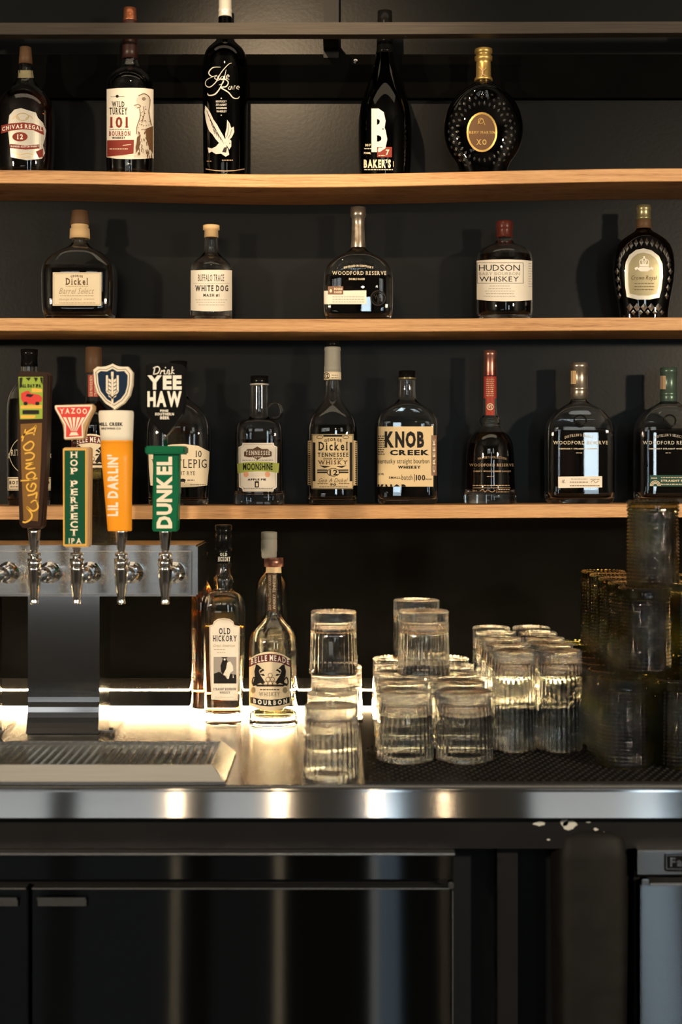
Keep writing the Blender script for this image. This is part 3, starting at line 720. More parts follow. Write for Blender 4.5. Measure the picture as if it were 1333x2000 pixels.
# tap 4: green handle and black shield
t, o = tap(323, 'beer tap with green block handle under a black shield-shaped sign')
hd = prism('handle', [(299,886),(350,886),(349,960),(347,1034),(344,1038),(300,1038),(297,1034)], hy, 0.026, GREENP, t, o, 0.002)
from_bm('cap_plate', boxbm((W(283,0,hy-0.012).x,hy-0.012,W(0,887,hy-0.012).z), (W(361,0,hy-0.012).x,hy+0.036,W(0,871,hy-0.012).z), 0.002), GREENP, t, o)
s = planar(hy)
decal('lettering', hd, s, [T('DUNKEL',306,892,337,1032,'x',rot=1,sp=0.07)], IVORY, o, 0.0006, 0)
lathe('rod', [(4*TK, 0), (4*TK, 42*TK)], tuple(W(324,872,TY)), CHROME, t, o, 16, it=0)
sg = prism('sign', [(285,713),(296,709),(330,708),(357,713),(362,719),(361,790),(357,810),(334,840),(326,850),(318,848),(298,826),(286,806)], hy, 0.022, BLKP, t, o, 0.002)
s = planar(hy)
dr = [S([(303,717),(300,731)],2.2), S([(299,719),(308,716),(312,721),(308,729),(299,731)],2), S([(313,731),(316,724),(319,725),(321,722)],1.9), S([(322,723),(321,730),(324,730)],1.8), S([(326,731),(328,723),(331,724),(330,731),(333,729)],1.8), S([(337,716),(335,731)],1.9), S([(340,722),(336,726),(341,730)],1.7), E(323.5,718,1.3,1.3,8)]
decal('lettering', sg, s, [T('YEE',288,733,355,761,'x',sp=0.06), T('HAW',288,764,355,795,'x',sp=0.05), dr], WHITEI, o, 0.0008, 0)
decal('small_lettering', sg, s, [T('FINE',313,800,329,804.5,'x'), T('SOUTHERN',303,806,340,811.5,'x'), T('BEER',313,813,331,819,'x')], WHITEI, o, 0.0008, 0)

# ------------------------------------------------------------------ drip tray
dy0, dy1 = -0.690, -0.535
dt = thing('drip_tray', 'stainless drip tray with slanted slats below the beer taps', 'drip tray', (-0.35,-0.61,COUNTER)); do = dt.location
xr = W(432,0,-0.53).x; xl = -0.80
bm = bmesh.new()
def ringpts(x0, x1, y0, y1, z): return [bm.verts.new(v) for v in ((x0,y0,z),(x1,y0,z),(x1,y1,z),(x0,y1,z))]
r0 = ringpts(xl-0.02, xr+0.020, dy0-0.022, dy1+0.012, COUNTER+0.0006)
r1 = ringpts(xl-0.02, xr+0.020, dy0-0.022, dy1+0.012, COUNTER+0.0045)
r2 = ringpts(xl, xr+0.002, dy0-0.001, dy1+0.002, COUNTER+0.0215)
r3 = ringpts(xl, xr, dy0+0.001, dy1, COUNTER+0.0215)
r4 = ringpts(xl, xr, dy0+0.001, dy1, COUNTER+0.0045)
for a, b in ((r0,r1),(r1,r2),(r2,r3),(r3,r4)):
    for k in range(4): bm.faces.new((a[k], a[(k+1)%4], b[(k+1)%4], b[k]))
bm.faces.new(r4); bm.faces.new(r0[::-1])
from_bm('tray_body', bm, STEEL, dt, do)
bm = bmesh.new()
boxbm((xl+0.002,dy0+0.006,COUNTER+0.0055), (xr-0.004,dy0+0.009,COUNTER+0.0175), bm=bm); boxbm((xl+0.002,dy1-0.007,COUNTER+0.0055), (xr-0.004,dy1-0.004,COUNTER+0.0175), bm=bm)
gf = from_bm('grate_frame', bm, STEEL, dt, do)
sm = None; x = xr-0.012
while x > xl+0.01:
    if sm is None:
        bm = bmesh.new(); L0, L1 = dy0+0.0095, dy1-0.0075
        q = [(-0.0052,0.0),(-0.0016,0.0),(0.0042,0.0095),(0.0006,0.0095)]
        a = [bm.verts.new((u, L0, w)) for u, w in q]; b = [bm.verts.new((u, L1, w)) for u, w in q]
        for f in ((0,1,2,3),): bm.faces.new([a[i] for i in f]); bm.faces.new([b[i] for i in f][::-1])
        for k in range(4): bm.faces.new((a[k], b[k], b[(k+1)%4], a[(k+1)%4]))
        bmesh.ops.recalc_face_normals(bm, faces=bm.faces); sm = bpy.data.meshes.new('slat'); bm.to_mesh(sm); bm.free(); sm.materials.append(STEEL)
    ob = bpy.data.objects.new('slat', sm); COL.objects.link(ob); ob.parent = dt; ob.location = (x-do.x, -do.y, COUNTER+0.0068-do.z); x -= 0.0112

# ------------------------------------------------------------------ bottles, top shelf
B1, B2, B3 = -0.078, -0.080, -0.080
G1, G2, G3 = 'bottles on the top shelf', 'bottles on the middle shelf', 'bottles on the lowest shelf'
# silver crest label
b = Bottle('whisky_bottle', 'round-shouldered amber bottle with silver and burgundy crest label, leftmost top shelf', 50, B1, Z1(50), [(112,12),(124,13),(150,15),(166,22),(180,38),(200,52),(225,56),(300,55),(325,53),(331,49)], 0.9, 2.3, GLASS, WHISKEY, 185, group=G1)
b.cap('cap', [(92,8),(93,11),(108,12),(112,12.6),(126,13.4)], BRNCAP)
b.label('neck_band', R(34,137,66,152), GOLDG)
l = b.label('front_label', P((18,225),(28,214),(41,211),(70,220),(74,230),(84,240),(90,255),(88,270),(84,284),(88,299),(82,310),(52,313),(21,307),(18,275),(15,250)), SILF)
b.ink('ribbon', [P((2,245),(20,241),(45,239),(65,241),(84,249),(86,264),(65,254),(45,252.5),(22,255),(2,261)), E(39,267,15,9), P((19,281),(50,284),(77,282),(77,290),(50,292),(19,289)), P((70,296),(84,290),(84,306),(76,308))], REDI, l)
b.ink('lettering', [T('CHIVAS REGAL',4,242.5,83,250.5,'g',bend=6), T('12',33,262,45,272,'g'), T('BLENDED SCOTCH WHISKY',21,284.5,76,288,'b',bend=-1)], WHITEI, l, 0.0009)
b.ink('scroll_lines', [RING(44,228,12,7,1), S([(24,232),(32,226),(38,232)],1), S([(50,232),(58,226),(64,232)],1), S([(24,298),(38,302),(52,300),(66,302)],1.2), S([(24,303),(40,307),(60,306)],0.9)], GOLDI, l, 0.0008)
# cream label with bird
b = Bottle('bourbon_bottle', 'straight bourbon bottle with cream bird portrait label and red numerals', 254, B1, Z1(254), [(40,13),(60,13),(95,14),(118,15),(126,19),(134,22),(142,32),(152,42),(164,47),(180,47),(300,47),(326,46),(333,44)], 1, 2, GLASS, DEEP, 130, group=G1)
b.cap('cap', [(16,9),(16.3,12),(30,12.5),(40,13.2),(41,13.8)], COPPER)
b.cap('neck_foil', [(41,13.6),(42,14),(100,14.8),(116,15.8)], mat('shaded_neck_foil',(0.035,0.012,0.01),0.4,noise=(30,(1,1,1),(0.03,0.01,0.008),(0.04,0.014,0.012))))  # foil colour darkened to carry the rail's shadow on the neck
l = b.label('front_label', P((208.5,174),(230,172),(254,171.5),(280,172),(299.5,174),(299.5,308),(280,310),(254,311),(228,310),(208.5,307)), WHITEP, cut=3)
b.ink('red_band', [P((209,274),(240,273),(262,273),(261,300),(240,303),(209,306))], REDI, l)
b.ink('red_lettering', [T('101',214,228,251,250,'g'), T('BOURBON',213,256,255,265.5,'g')], REDI, l)
b.ink('lettering', [T('WILD',218,198,243,209,'g'), T('TURKEY',214,210,249,224,'g'), T('WHISKEY',219,267,245,271.5,'x'), E(229,188,3,3,10), S([(216,189),(243,188)],0.8,False), DASH(214,252.5,252,1)], BLACKI, l)
b.ink('band_rule', [S([(211,307),(240,304),(262,303.5)],1.4,False), S([(240,284),(256,282)],1.2,False), DASH(214,290,250,1.6)], CREAM, l, 0.0009)
bird = [P((262,206),(268,203),(266,196),(270,186),(280,182),(291,186),(295,196),(292,207),(293,220),(296,236),(299,250),(299,308),(262,308),(263,285),(268,265),(266,250),(271,235),(273,222),(271,211),(266,211))]
b.ink('bird_portrait', bird, LGREY, l)
hat = [S([(271,187),(282,183),(292,190),(293,204),(291,220),(296,245)],1.5), S([(262,206),(270,204),(275,208),(268,211)],1.2), RING(281,193,3,2.4,1.3,12), E(281,193,1.3,1.3,8), S([(273,212),(274,228),(268,246),(267,262)],1.2), S([(280,208),(282,222),(277,240)],1.2)]
r2 = random.Random(5)
for k in range(46):
    x, y = r2.uniform(266,297), r2.uniform(256,305); hat.append(S([(x,y),(x+r2.uniform(-2,2),y+r2.uniform(4,9))], r2.uniform(0.8,1.8), False))
for k in range(34):
    y = r2.uniform(208,254); x = r2.uniform(273,293) if y < 230 else r2.uniform(270,295); hat.append(E(x, y, 1.1, 0.8, 6))
hat += [P((284,252),(299,246),(299,300),(292,290),(286,272)), P((268,268),(275,262),(272,290),(265,300))]
b.ink('bird_engraving', hat, BROWNI, l, 0.0009)
# tall black bottle with eagle print
b = Bottle('bourbon_bottle', 'tall black bottle with silver script and a swooping eagle print', 440, B1, Z1(440), [(34,13),(44,13.2),(60,14),(78,16),(86,24),(97,36),(112,42),(128,43.5),(160,43.5),(300,43),(330,42.5),(338,41)], 1, 2, DGLASS, DEEP, 120, group=G1)
b.cap('cap', [(-18,11),(-17.5,12.5),(18,12.5),(19,13.3),(24,13.3),(25,12.5),(30,13.2),(34,13.8)], SILF)
ER = [([(431,131),(416,132),(408,142),(414,149),(424,147)],2.2), ([(418,149),(404,156),(402,166),(410,170),(422,160),(432,142),(446,126),(453,123)],1.8),
      ([(424,148),(419,152),(424,155),(427,148),(428,155),(431,152)],1.6), ([(436,148),(431,152),(435,156),(438,148),(436,162),(428,166)],1.6), ([(442,136),(439,153),(444,154)],1.6), ([(443,151),(448,149),(445,146),(442,152),(448,155)],1.5),
      ([(436,158),(430,172),(420,184),(408,186),(406,182)],2.6), ([(424,158),(436,154),(446,160),(442,169),(432,171),(446,180),(456,191),(465,192),(468,188)],2.4),
      ([(450,168),(446,172),(450,175),(453,168),(454,175)],1.5), ([(457,175),(458,168),(461,168)],1.4), ([(463,172),(468,171),(465,168),(462,172),(467,175)],1.4)]
b.ink('script_lettering', [S(p, w, taper=True) for p, w in ER], SILVER)
b.ink('small_lettering', [T('KENTUCKY',422,196,443,200,'b'), T('STRAIGHT',422,202.5,443,206.5,'b'), T('BOURBON',423,209,443,213,'b'), T('WHISKEY',423,215.5,443,219.5,'b'), E(432.5,192,1.4,1.4,6), E(432.5,225,1.2,1.2,6)], SILVER)
eg = [P((401,206),(407,213),(412,222),(417,233),(424,243),(430,254),(437,266),(441,274),(435,282),(428,279),(421,271),(415,262),(409,256),(405,246),(402,234),(400,218)),
      P((444,234),(449,241),(452,250),(457,247),(458,258),(453,268),(447,274),(441,272),(440,262),(443,250)),
      P((438,272),(446,268),(452,275),(452,286),(448,292),(444,285),(438,282)),
      P((430,277),(440,281),(446,292),(448,302),(441,306),(432,300),(422,301),(414,296),(408,299),(406,288),(414,290),(422,286))]
b.ink('eagle_print', eg, SILVER)
b.ink('eagle_shading', [S([(404+3*k,216+9*k),(412+4.6*k,236+8*k),(420+4*k,262+4*k)],0.9) for k in range(5)]+[S([(447,240),(446,255),(443,268)],0.8), S([(453,252),(450,262),(446,270)],0.8), P((438,288),(444,287),(442,298),(434,297)), E(449,280,1.2,1.2,6)], BLACKI, off=0.0009)
b.ink('base_print', [DASH(404,314,414,1.4), DASH(434,312,455,1.6), S([(402,330),(420,333),(440,334),(460,333),(478,330)],1.6,False)], BRONZE)
# black wine-shaped bottle with B
b = Bottle('bourbon_bottle', 'black sloping-shoulder bottle with one huge bone-white letter', 752, B1, Z1(752), [(40,14),(80,15),(108,17),(135,22),(165,33),(195,44),(222,51),(245,52.5),(300,52),(330,50.5),(338,48)], 1, 2, DGLASS, DEEP, 120, group=G1)
b.cap('cap', [(22,11),(22.5,14),(44,14.6),(60,15.2),(100,16.8),(106,17.6)], BLKP)
b.ink('big_lettering', [T('B',726,212,757,297,'x')], FOAM)
b.ink('red_panel', [R(737,287,766,307)], REDI)
b.ink('lettering', [T("BAKER'S",711,311,764,328,'x'), T('7',754,292,761,303,'g'), T('107',714,281,725,286,'b'), DASH(712,289.5,726,1.6), T('750ML',711,297,725,301,'b'), DASH(712,330.5,768,1.6), DASH(740,303,753,1.5), R(768.5,315,769.5,326)], CREAM, off=0.0009)
# disc-shaped cognac bottle
b = Bottle('cognac_bottle', 'black disc-shaped bottle with starburst facets, gold medallion and gold neck', 945, B1, Z1(945), [(112,12),(140,13),(158,14.5),(166,22),(176,40),(192,58),(214,71),(240,77.5),(262,78),(285,73),(305,62),(320,50),(331,42)], 0.42, 2.0, DGLASS, DEEP, 175, group=G1)
b.cap('cap', [(96,13),(96.3,17),(104,17.5),(106,14.5),(110,14.5),(111,17.5),(118,17),(120,14),(126,14.2),(150,14.6),(154,17.5),(158,18)], GOLDI)
b.ink('neck_emblem', [S([(936,130),(944,140),(940,150)],1.8), S([(950,132),(942,142),(950,148)],1.5)], BRONZE, off=0.0036)
l = b.label('medallion', [E(942,258,30,39)], GOLDI, 0.0012)
b.ink('medallion_field', [E(942,258,26.5,35)], BROWNI, l, 0.0016)
b.ink('lettering', [T('REMY MARTIN',917,256,968,261,'f'), T('XO',931,272,951,283,'g'), RING(940,236,5,5,1), S([(934,242),(942,232),(948,244)],1.2)], GOLDI, l, 0.002)
bm = bmesh.new()
for rg, (n, a0, a1) in enumerate(((30,1.38,1.62),(30,1.72,1.92),(30,1.98,2.1))):
    for k in range(n):
        a = 2*PI*(k+0.5*(rg%2))/n
        def q(rad, da): return (942+32*rad*math.cos(a+da), 257+37*rad*math.sin(a+da))
        c = [q(a0,0), q((a0+a1)/2,0.05), q(a1,0), q((a0+a1)/2,-0.05)]
        if min(p[1] for p in c) < 178 or max(p[1] for p in c) > 326: continue
        vv = [bm.verts.new(b.surf(x, y, 0.0002)-b.org) for x, y in c]; top = bm.verts.new(b.surf(*q((a0+a1)/2,0), 0.0032)-b.org)
        for i in range(4): bm.faces.new((vv[i], vv[(i+1)%4], top))
        bm.faces.new(vv[::-1])
from_bm('starburst_facets', bm, mat('glint_facet_metal',(0.7,0.7,0.7),0.3,1.0,noise=(9,(1,1,1),(0.62,0.62,0.63),(0.75,0.75,0.76))), b.root, (0,0,0), kind='stuff')  # pale metal instead of dark glass, so the facets show glints

# ------------------------------------------------------------------ middle shelf
b = Bottle('whisky_bottle', 'wide square-shouldered decanter bottle with cream script label and brown stopper', 156, B2, Z2(156), [(462,14),(476,15),(484,24),(494,44),(508,60),(522,69),(535,71),(600,70),(612,68),(618,62)], 0.66, 5, GLASS, WHISKEY, 522, group=G2)
b.cap('stopper', [(411,8),(412,15),(428,17),(436,18.5),(439,18.5)], BRNCAP)
b.cap('paper_collar', [(439,16),(440,17),(446,16.5),(447,19),(458,19.5),(466,20),(466.2,15)], CORK)
l = b.label('front_label', R(103,532,198,597), CREAM)
b.ink('label_border', [FRAME(105,534,196,595,0.9)], MIDI, l)
b.ink('lettering', [T('Dickel',128,543,172,556.5,'g'), T('GEORGE',138,536.5,162,541,'g',bend=1.5)], BROWNI, l)
b.ink('script_lettering', [T('Barrel Select',115,562,184,574,'s',shear=0.4), DASH(118,577,184,1.3), T('George A Dickel',116,582,160,588,'s',shear=0.4), DASH(164,583.5,184,1.3), DASH(116,591,186,1.4), DASH(128,558.5,172,1.2)], MIDI, l)
b = Bottle('white_whiskey_bottle', 'small clear bottle of clear spirit with cream label and pale cork', 413, B2, Z2(413), [(452,12.5),(466,13),(492,14),(500,19),(508,30),(517,38),(526,41.5),(560,42),(610,42),(619,41),(623,38.5)], 1, 2, GLASS, CLEARL, 517, group=G2)
b.cap('cork_stopper', [(440,9),(440.5,16),(449,16.2),(450,13.4),(464,13.8)], CORK)
l = b.label('front_label', P((373,528),(400,527),(430,527),(453.5,528),(453.5,606),(430,608),(400,608),(373,606)), WHITEP, cut=3)
b.ink('lettering', [T('BUFFALO TRACE',387,536,438,549,'f'), T('WHITE DOG',381,557,446,569,'g'), T('MASH #1',397,573.5,429,580,'g')], BLACKI, l)
b.ink('fine_print', [DASH(382,585,444,1.1), DASH(384,590,440,1.1), DASH(388,595,438,1.1), R(377,553,449,553.7)], GREYI, l)
b = Bottle('bourbon_bottle', 'flask-shaped bottle with silver foil neck, cream strip and round monogram', 700, B2, Z2(700), [(418,11),(440,11.5),(470,12.5),(486,14),(494,24),(504,42),(516,57),(530,65.5),(545,68),(605,68),(616,66),(622,60)], 0.55, 6, GLASS, DEEP, 540, group=G2)
b.cap('foil_capsule', [(405,11),(405.4,14.5),(420,15),(424,14),(426,12.4),(440,12.3),(470,13.4),(484,14.6),(492,13)], mat('bronze_silver_foil',(0.32,0.27,0.2),0.28,0.8,noise=(60,(1,1,1),(0.22,0.17,0.12),(0.5,0.46,0.4))))
b.ink('lettering', [T('WOODFORD RESERVE',649,529.5,755,537,'f'), T('DOUBLE OAKED',682,543,713,547,'b'), T('DISTILLED IN KENTUCKY',672,517,730,521,'b',bend=4)], CREAM)
l = b.label('strip_label', P((633,568),(716,567),(716,594),(633,594)), WHITEP)
b.ink('fine_print', [DASH(650,579,712,1.3), DASH(650,584,712,1.3), DASH(650,589,712,1.3)], GREYI, l)
l2 = b.label('brown_tab', R(641,559,671,575), mat('tan_brown_tab',(0.2,0.1,0.055),0.5,noise=(20,(1,1,1),(0.18,0.09,0.05),(0.22,0.11,0.06))), 0.0008)
b.ink('lettering', [T('DOUBLE',653,562,669,566.5,'x'), T('OAKED',653,568.5,668,573,'x'), E(646.5,568,2.4,3.4,10)], CREAM, l2, 0.0011)
b.label('monogram_ring', [RING(739,582,14,14,2.6), RING(739,582,10.5,10.5,0.9)], BLACKI)
b.ink('monogram', [T('W',730,575,742,584,'g'), T('R',737,581,749,591,'g')], BLACKI)
b = Bottle('baby_bourbon_bottle', 'stubby round bottle with red-brown wax top and broad cream label', 986, B2, Z2(986), [(455,14),(466,15.5),(474,17),(478,26),(484,40),(492,50),(502,54),(520,55),(605,55),(616,53.5),(621,50)], 1, 2, GLASS, DEEP, 500, group=G2)
b.cap('wax_top', [(431,9),(432,15),(436,16.8),(446,16.8),(449,15.4),(462,15.8),(464,17.2)], WAXR, it=1)
l = b.label('front_label', P((932,509),(960,507),(990,506.5),(1020,507.5),(1040,509.5),(1040,586),(1015,588),(985,588.5),(955,587.5),(932,585)), WHITEP, cut=3)
b.ink('lettering', [T('HUDSON',936,517,1016,529,'s'), T('WHISKEY',937,540,1014,550,'s'), FRAME(932.5,513,1023,553.5,0.8)], BLACKI, l)
b.ink('light_lettering', [T('BABY BOURBON',936,531.5,1016,537.5,'s'), DASH(957,558,998,1.2), DASH(955,563,1000,1.2), DASH(948,568,1006,1.2), DASH(950,573,1004,1.2), DASH(946,578,1008,1.2)]+[DASH(1033,514+k*5,1040,1.2) for k in range(10)], GREYI, l)
b = Bottle('whisky_bottle', 'barrel-shaped cut glass bottle with silver framed arched label, far right', 1258, B2, Z2(1258), [(436,12.5),(446,13),(452,17),(460,30),(470,44),(484,54),(505,59),(530,60),(560,56),(590,50),(610,47),(620,46)], 0.62, 2.6, DGLASS, DEEP, 470, group=G2)
b.cap('cap', [(401,10),(401.4,14),(410,14.5),(412,13.4),(424,13.8),(426,14.6),(430,14)], OLIVEC)
b.cap('neck_band', [(430,13.6),(431,14.4),(446,14.8),(447,13.6)], BRNCAP)
AR = [(1225,580),(1222,560),(1221,535),(1223,512),(1230,498),(1243,488),(1258,485),(1274,489),(1288,500),(1295,515),(1296,540),(1293,565),(1289,581),(1270,585),(1245,585)]
l = b.label('front_label', P(*AR), SILF, 0.0006)
b.ink('label_field', [P(*[(1259+(x-1259)*0.82, 536+(y-536)*0.84) for x, y in AR])], GOLDG, l, 0.0009)
crn = [P((1246,526),(1250,521),(1268,521),(1272,526),(1266,530),(1252,530)), RING(1254,512,4,5,1.4,14), RING(1264,512,4,5,1.4,14), RING(1259,510,4,6,1.4,14), E(1259,502,2,2,8), P((1240,523),(1246,521),(1248,524),(1242,528)), P((1278,523),(1272,521),(1270,524),(1276,528)), R(1250,516,1268,520)]
b.ink('crown_emblem', crn, WHITEI, l, 0.0012)
b.ink('lettering', [T('Crown Royal',1234,538,1284,549,'s',shear=0.25), DASH(1240,553,1278,1.3), DASH(1240,559,1278,1.3), DASH(1240,565,1278,1.3)], BROWNI, l, 0.0012)
bm = bmesh.new(); fs = []
for k in range(16):
    a = PI*(0.98+1.04*k/15)
    fs.append((1259+49*math.cos(a), 515+43*math.sin(a), 4.0, 8, a))
for k in range(4): fs += [(1206+k*1.5, 530+k*16, 4, 7, 0), (1311-k*2.5, 530+k*16, 4, 7, 0)]
for k in range(5): fs.append((1231+k*14, 600, 6.5, 8, 0)); fs.append((1238+k*14, 610, 4.5, 5, 0))
for x, y, rx, ry, a in fs:
    c = [(x-rx,y),(x,y-ry),(x+rx,y),(x,y+ry)]
    vv = [bm.verts.new(b.surf(p, q, 0.0002)-b.org) for p, q in c]; top = bm.verts.new(b.surf(x, y, 0.003)-b.org)
    for i in range(4): bm.faces.new((vv[i], vv[(i+1)%4], top))
    bm.faces.new(vv[::-1])
from_bm('cut_facets', bm, MATS['glint_facet_metal'], b.root, (0,0,0), kind='stuff')

# ------------------------------------------------------------------ lowest shelf
b = Bottle('rye_bottle', 'dark bottle with a black cap mostly hidden behind the brown tap handle', 57, B3, Z3(57), [(700,15),(716,16),(735,17),(750,24),(765,36),(785,42),(810,43),(960,42.5),(980,41.5),(988,39)], 1, 2, GLASS, DEEP, 780, group=G3)
b.cap('cap', [(682,12),(682.5,16.5),(694,17),(696,15.6),(716,16.6)], BLKP)
b.ink('arc_lines', [S([(16,895),(26,868),(46,852),(68,852),(88,868),(98,895)],1), S([(16,885),(26,910),(46,926),(68,926),(88,910),(98,885)],1), T('RITTENHOUSE',21,878,95,890,'f')], CREAM)
l = b.label('bottom_label', R(15,932,99,958), CREAM)
b.ink('lettering', [T('BOTTLED IN BOND',18,939,96,946,'g'), FRAME(16,934,98,956,0.9), DASH(20,950,94,1.6)], BLACKI, l)
def belle(cx, Y, zb, s, y0, liquid, fill, label, group):
    """long-necked bottle with two horses on a cream label; s scales the counter bottle's measures, y0 is its base row"""
    f = lambda y: y0-(1425-y)*s
    b = Bottle('bourbon_bottle', label, cx, Y, zb, [(f(y), h*s) for y, h in ((1086,13),(1106,14),(1125,15),(1160,16.5),(1190,17.5),(1204,20),(1212,27),(1222,37),(1236,45.5),(1254,49),(1290,49),(1370,47),(1395,47.5),(1408,48.5),(1418,48),(1425,45))], 0.95, 2.1, GLASS, liquid, f(fill), group=group, base=0.014)
    g = lambda p: (cx+(p[0]-535)*s, f(p[1]))
    G = lambda geo: ([g(p) for p in geo[0]], geo[1])
    A = lambda L: [G(q) for q in flat(L)]
    return b, A, f
def belle_label(b, A):
    l = b.label('front_label', A([P((487,1284),(500,1276),(515,1271),(528,1269.5),(541,1271),(555,1276),(567,1284),(567,1374),(555,1380),(541,1384),(528,1385.5),(515,1384),(500,1380),(487,1374))]), CREAM, cut=3)
    b.ink('ribbon', A([P((487,1286),(505,1277),(528,1273.5),(550,1277),(567,1286),(567,1300),(550,1292),(528,1289),(505,1292),(487,1300))]), MAROON, l)
    b.ink('black_band', A([P((489,1358),(510,1362.5),(528,1364),(546,1362.5),(566,1358),(566,1370),(546,1375.5),(528,1377),(510,1375.5),(489,1370))]), BLACKI, l)
    b.ink('ribbon_lettering', A([T('BELLE MEADE',490,1276.5,565,1287.5,'g',bend=8), T('BOURBON',495,1365,561,1374.5,'x',bend=-4,sp=0.35)]), WHITEI, l, 0.0009)
    horse = [P((500,1294),(505,1296),(512,1303),(508,1304),(506,1308),(509,1316),(513,1322),(518,1330),(514,1334),(509,1331),(504,1333),(500,1336),(494,1337),(494,1333),(500,1330),(501,1324),(498,1318),(497,1308),(499,1300)),
             P((507,1308),(514,1303),(517,1307),(513,1308),(509,1312)), P((507,1314),(515,1313),(518,1317),(513,1317)), S([(501,1326),(496,1320),(493,1328),(494,1334)],2.4)]
    mir = [([(1056-x, y) for x, y in v], f) for v, f in horse]
    b.ink('horse_emblem', A(horse+mir+[T('WHISKEY',506,1349,547,1357,'f',sp=0.3), DASH(508,1343,546,2.0), P((498,1334),(558,1334),(554,1338),(502,1338))]), BLACKI, l)
    bar = []
    for (x, y) in ((519,1332),(528,1332),(537,1332),(523.5,1324),(532.5,1324),(528,1316)): bar += [RING(x, y, 4.1, 4.1, 0.9, 16)]
    b.ink('barrel_emblem', A(bar), BROWNI, l, 0.0008)
    b.ink('gold_seals', A([E(495,1345,4.5,6), E(557,1345,4.5,6)]), GOLDG, l)
    return l
b, A, f = belle(183, B3, Z3(183), 0.90, 987, DEEP, 1200, 'dark bottle with twin-horse label between green tablet and orange tap handles', G3)
belle_label(b, A)
b.cap('foil_capsule', [(678,13),(679,16),(728,16.5),(729,15)], BRNCAP)
b.ink('neck_strip', [R(172,732,192,775)], REDL, off=0.0012); b.ink('neck_lettering', [T('SOUR MASH BOURBON',175,734,181,774,'s',rot=1), T('STRAIGHT WHISKEY',184,734,189,774,'s',rot=1)], CREAM, off=0.0015)
# pig label
b = Bottle('rye_bottle', 'round-shouldered rye bottle with cream arched label, behind the green tap handle', 349, B3, Z3(349), [(730,14),(760,15),(775,17),(784,28),(796,44),(812,55),(832,61),(860,62.5),(940,60),(970,58.5),(982,57.5),(988,54)], 0.7, 3.5, GLASS, DEEP, 905, group=G3)
b.cap('cap', [(705,12),(706,17),(722,17.5),(724,15),(735,15.5)], BLKP)
l = b.label('front_label', P((290,884),(312,873),(335,868),(360,867),(388,871),(409,882),(408,915),(405,948),(380,951),(349,952),(318,951),(294,948),(291,915)), CREAM, cut=3)
b.ink('lettering', [T('WHISTLEPIG',296,897,404,914,'f'), T('STRAIGHT RYE',318,920,381,928,'f'), T('10',382,880,394,893,'f'), E(357,938,6,3.4,14), R(352,939,353.5,943), R(360,939,361.5,943), DASH(366,937,380,1.6), DASH(372,946,402,1.2)], BLACKI, l)
# jug
b = Bottle('whiskey_jug', 'squared jug with loop handle, ornate white label and lime band', 507, B3, Z3(507), [(748,17),(758,17),(790,17.5),(808,18),(819,21),(822,36),(829,43),(842,46),(900,46.5),(960,47.5),(966,49),(984,49),(988,46)], 0.75, 4, GLASS, DEEP, 858, group=G3, base=0.017)
b.cap('cap', [(734,12),(734.5,17.5),(748,18),(750,17)], BLKP); b.cap('cap_ring', [(749.6,17),(750,18.5),(752,18.5),(752.4,17)], SILF)
V, Fc = [], []; cc = (537,802); nr = 26
for i in range(nr+1):
    a = -2.6+ (3.6+1.0)*i/nr; px_, py_ = cc[0]+13.5*math.cos(a), cc[1]+15*math.sin(a)
    p = W(px_, py_, B3)
    for k in range(10):
        u = 2*PI*k/10; V.append(p+Vector((math.cos(a)*math.cos(u), math.sin(u), -math.sin(a)*math.cos(u)))*0.0027)
for i in range(nr):
    for k in range(10): Fc.append((i*10+k, i*10+(k+1)%10, (i+1)*10+(k+1)%10, (i+1)*10+k))
Fc += [tuple(range(10)), tuple(range(nr*10+9, nr*10-1, -1))]
mk('loop_handle', V, Fc, GLASS, b.root, b.org, smooth=True)
l = b.label('front_label', P((474,865),(535,865),(536,870),(542,873),(541,952),(536,954),(534,960),(475,960),(473,954),(467,951),(466,873),(473,870)), WHITEP)
b.ink('badge', [P((477,883),(484,877),(494,877),(503,872),(512,877),(523,877),(531,883),(531,891),(522,893),(512,893),(503,898),(494,893),(485,893),(477,891))], BROWNI, l)
b.ink('lime_band', [P((463,906),(480,903),(503,901.5),(526,902.5),(546,905),(544,924),(526,921),(503,920.5),(480,922),(465,925))], LIME, l)
b.ink('badge_lettering', [T('TENNESSEE',480,880,528,889,'g'), T('Legend',493,890,514,895,'s',shear=0.3)], WHITEI, l, 0.0009)
b.ink('lettering', [T('MOONSHINE',475,904.5,533,918.5,'b'), T('APPLE PIE',484,934.5,520,938.5,'x'), R(498,940,506,952), DASH(474,898,534,1.1), DASH(476,953,532,1.2)], BLACKI, l, 0.0009)
b.ink('peach_emblem', [E(481,926.5,5,5.5), E(523,926.5,5,5.5)], PEACH, l, 0.0007)
b.ink('label_border', [S([(476,868),(533,868),(534,872),(539,875),(538,950),(533,952),(532,957),(477,957),(476,952),(470,949),(469,875),(475,872)],0.8,False,closed=True)], GREYI, l)
b.ink('inner_print', [DASH(490,925,516,1.1), DASH(492,929,514,1.1), R(500,943,504,950)], CREAM, l, 0.0012)
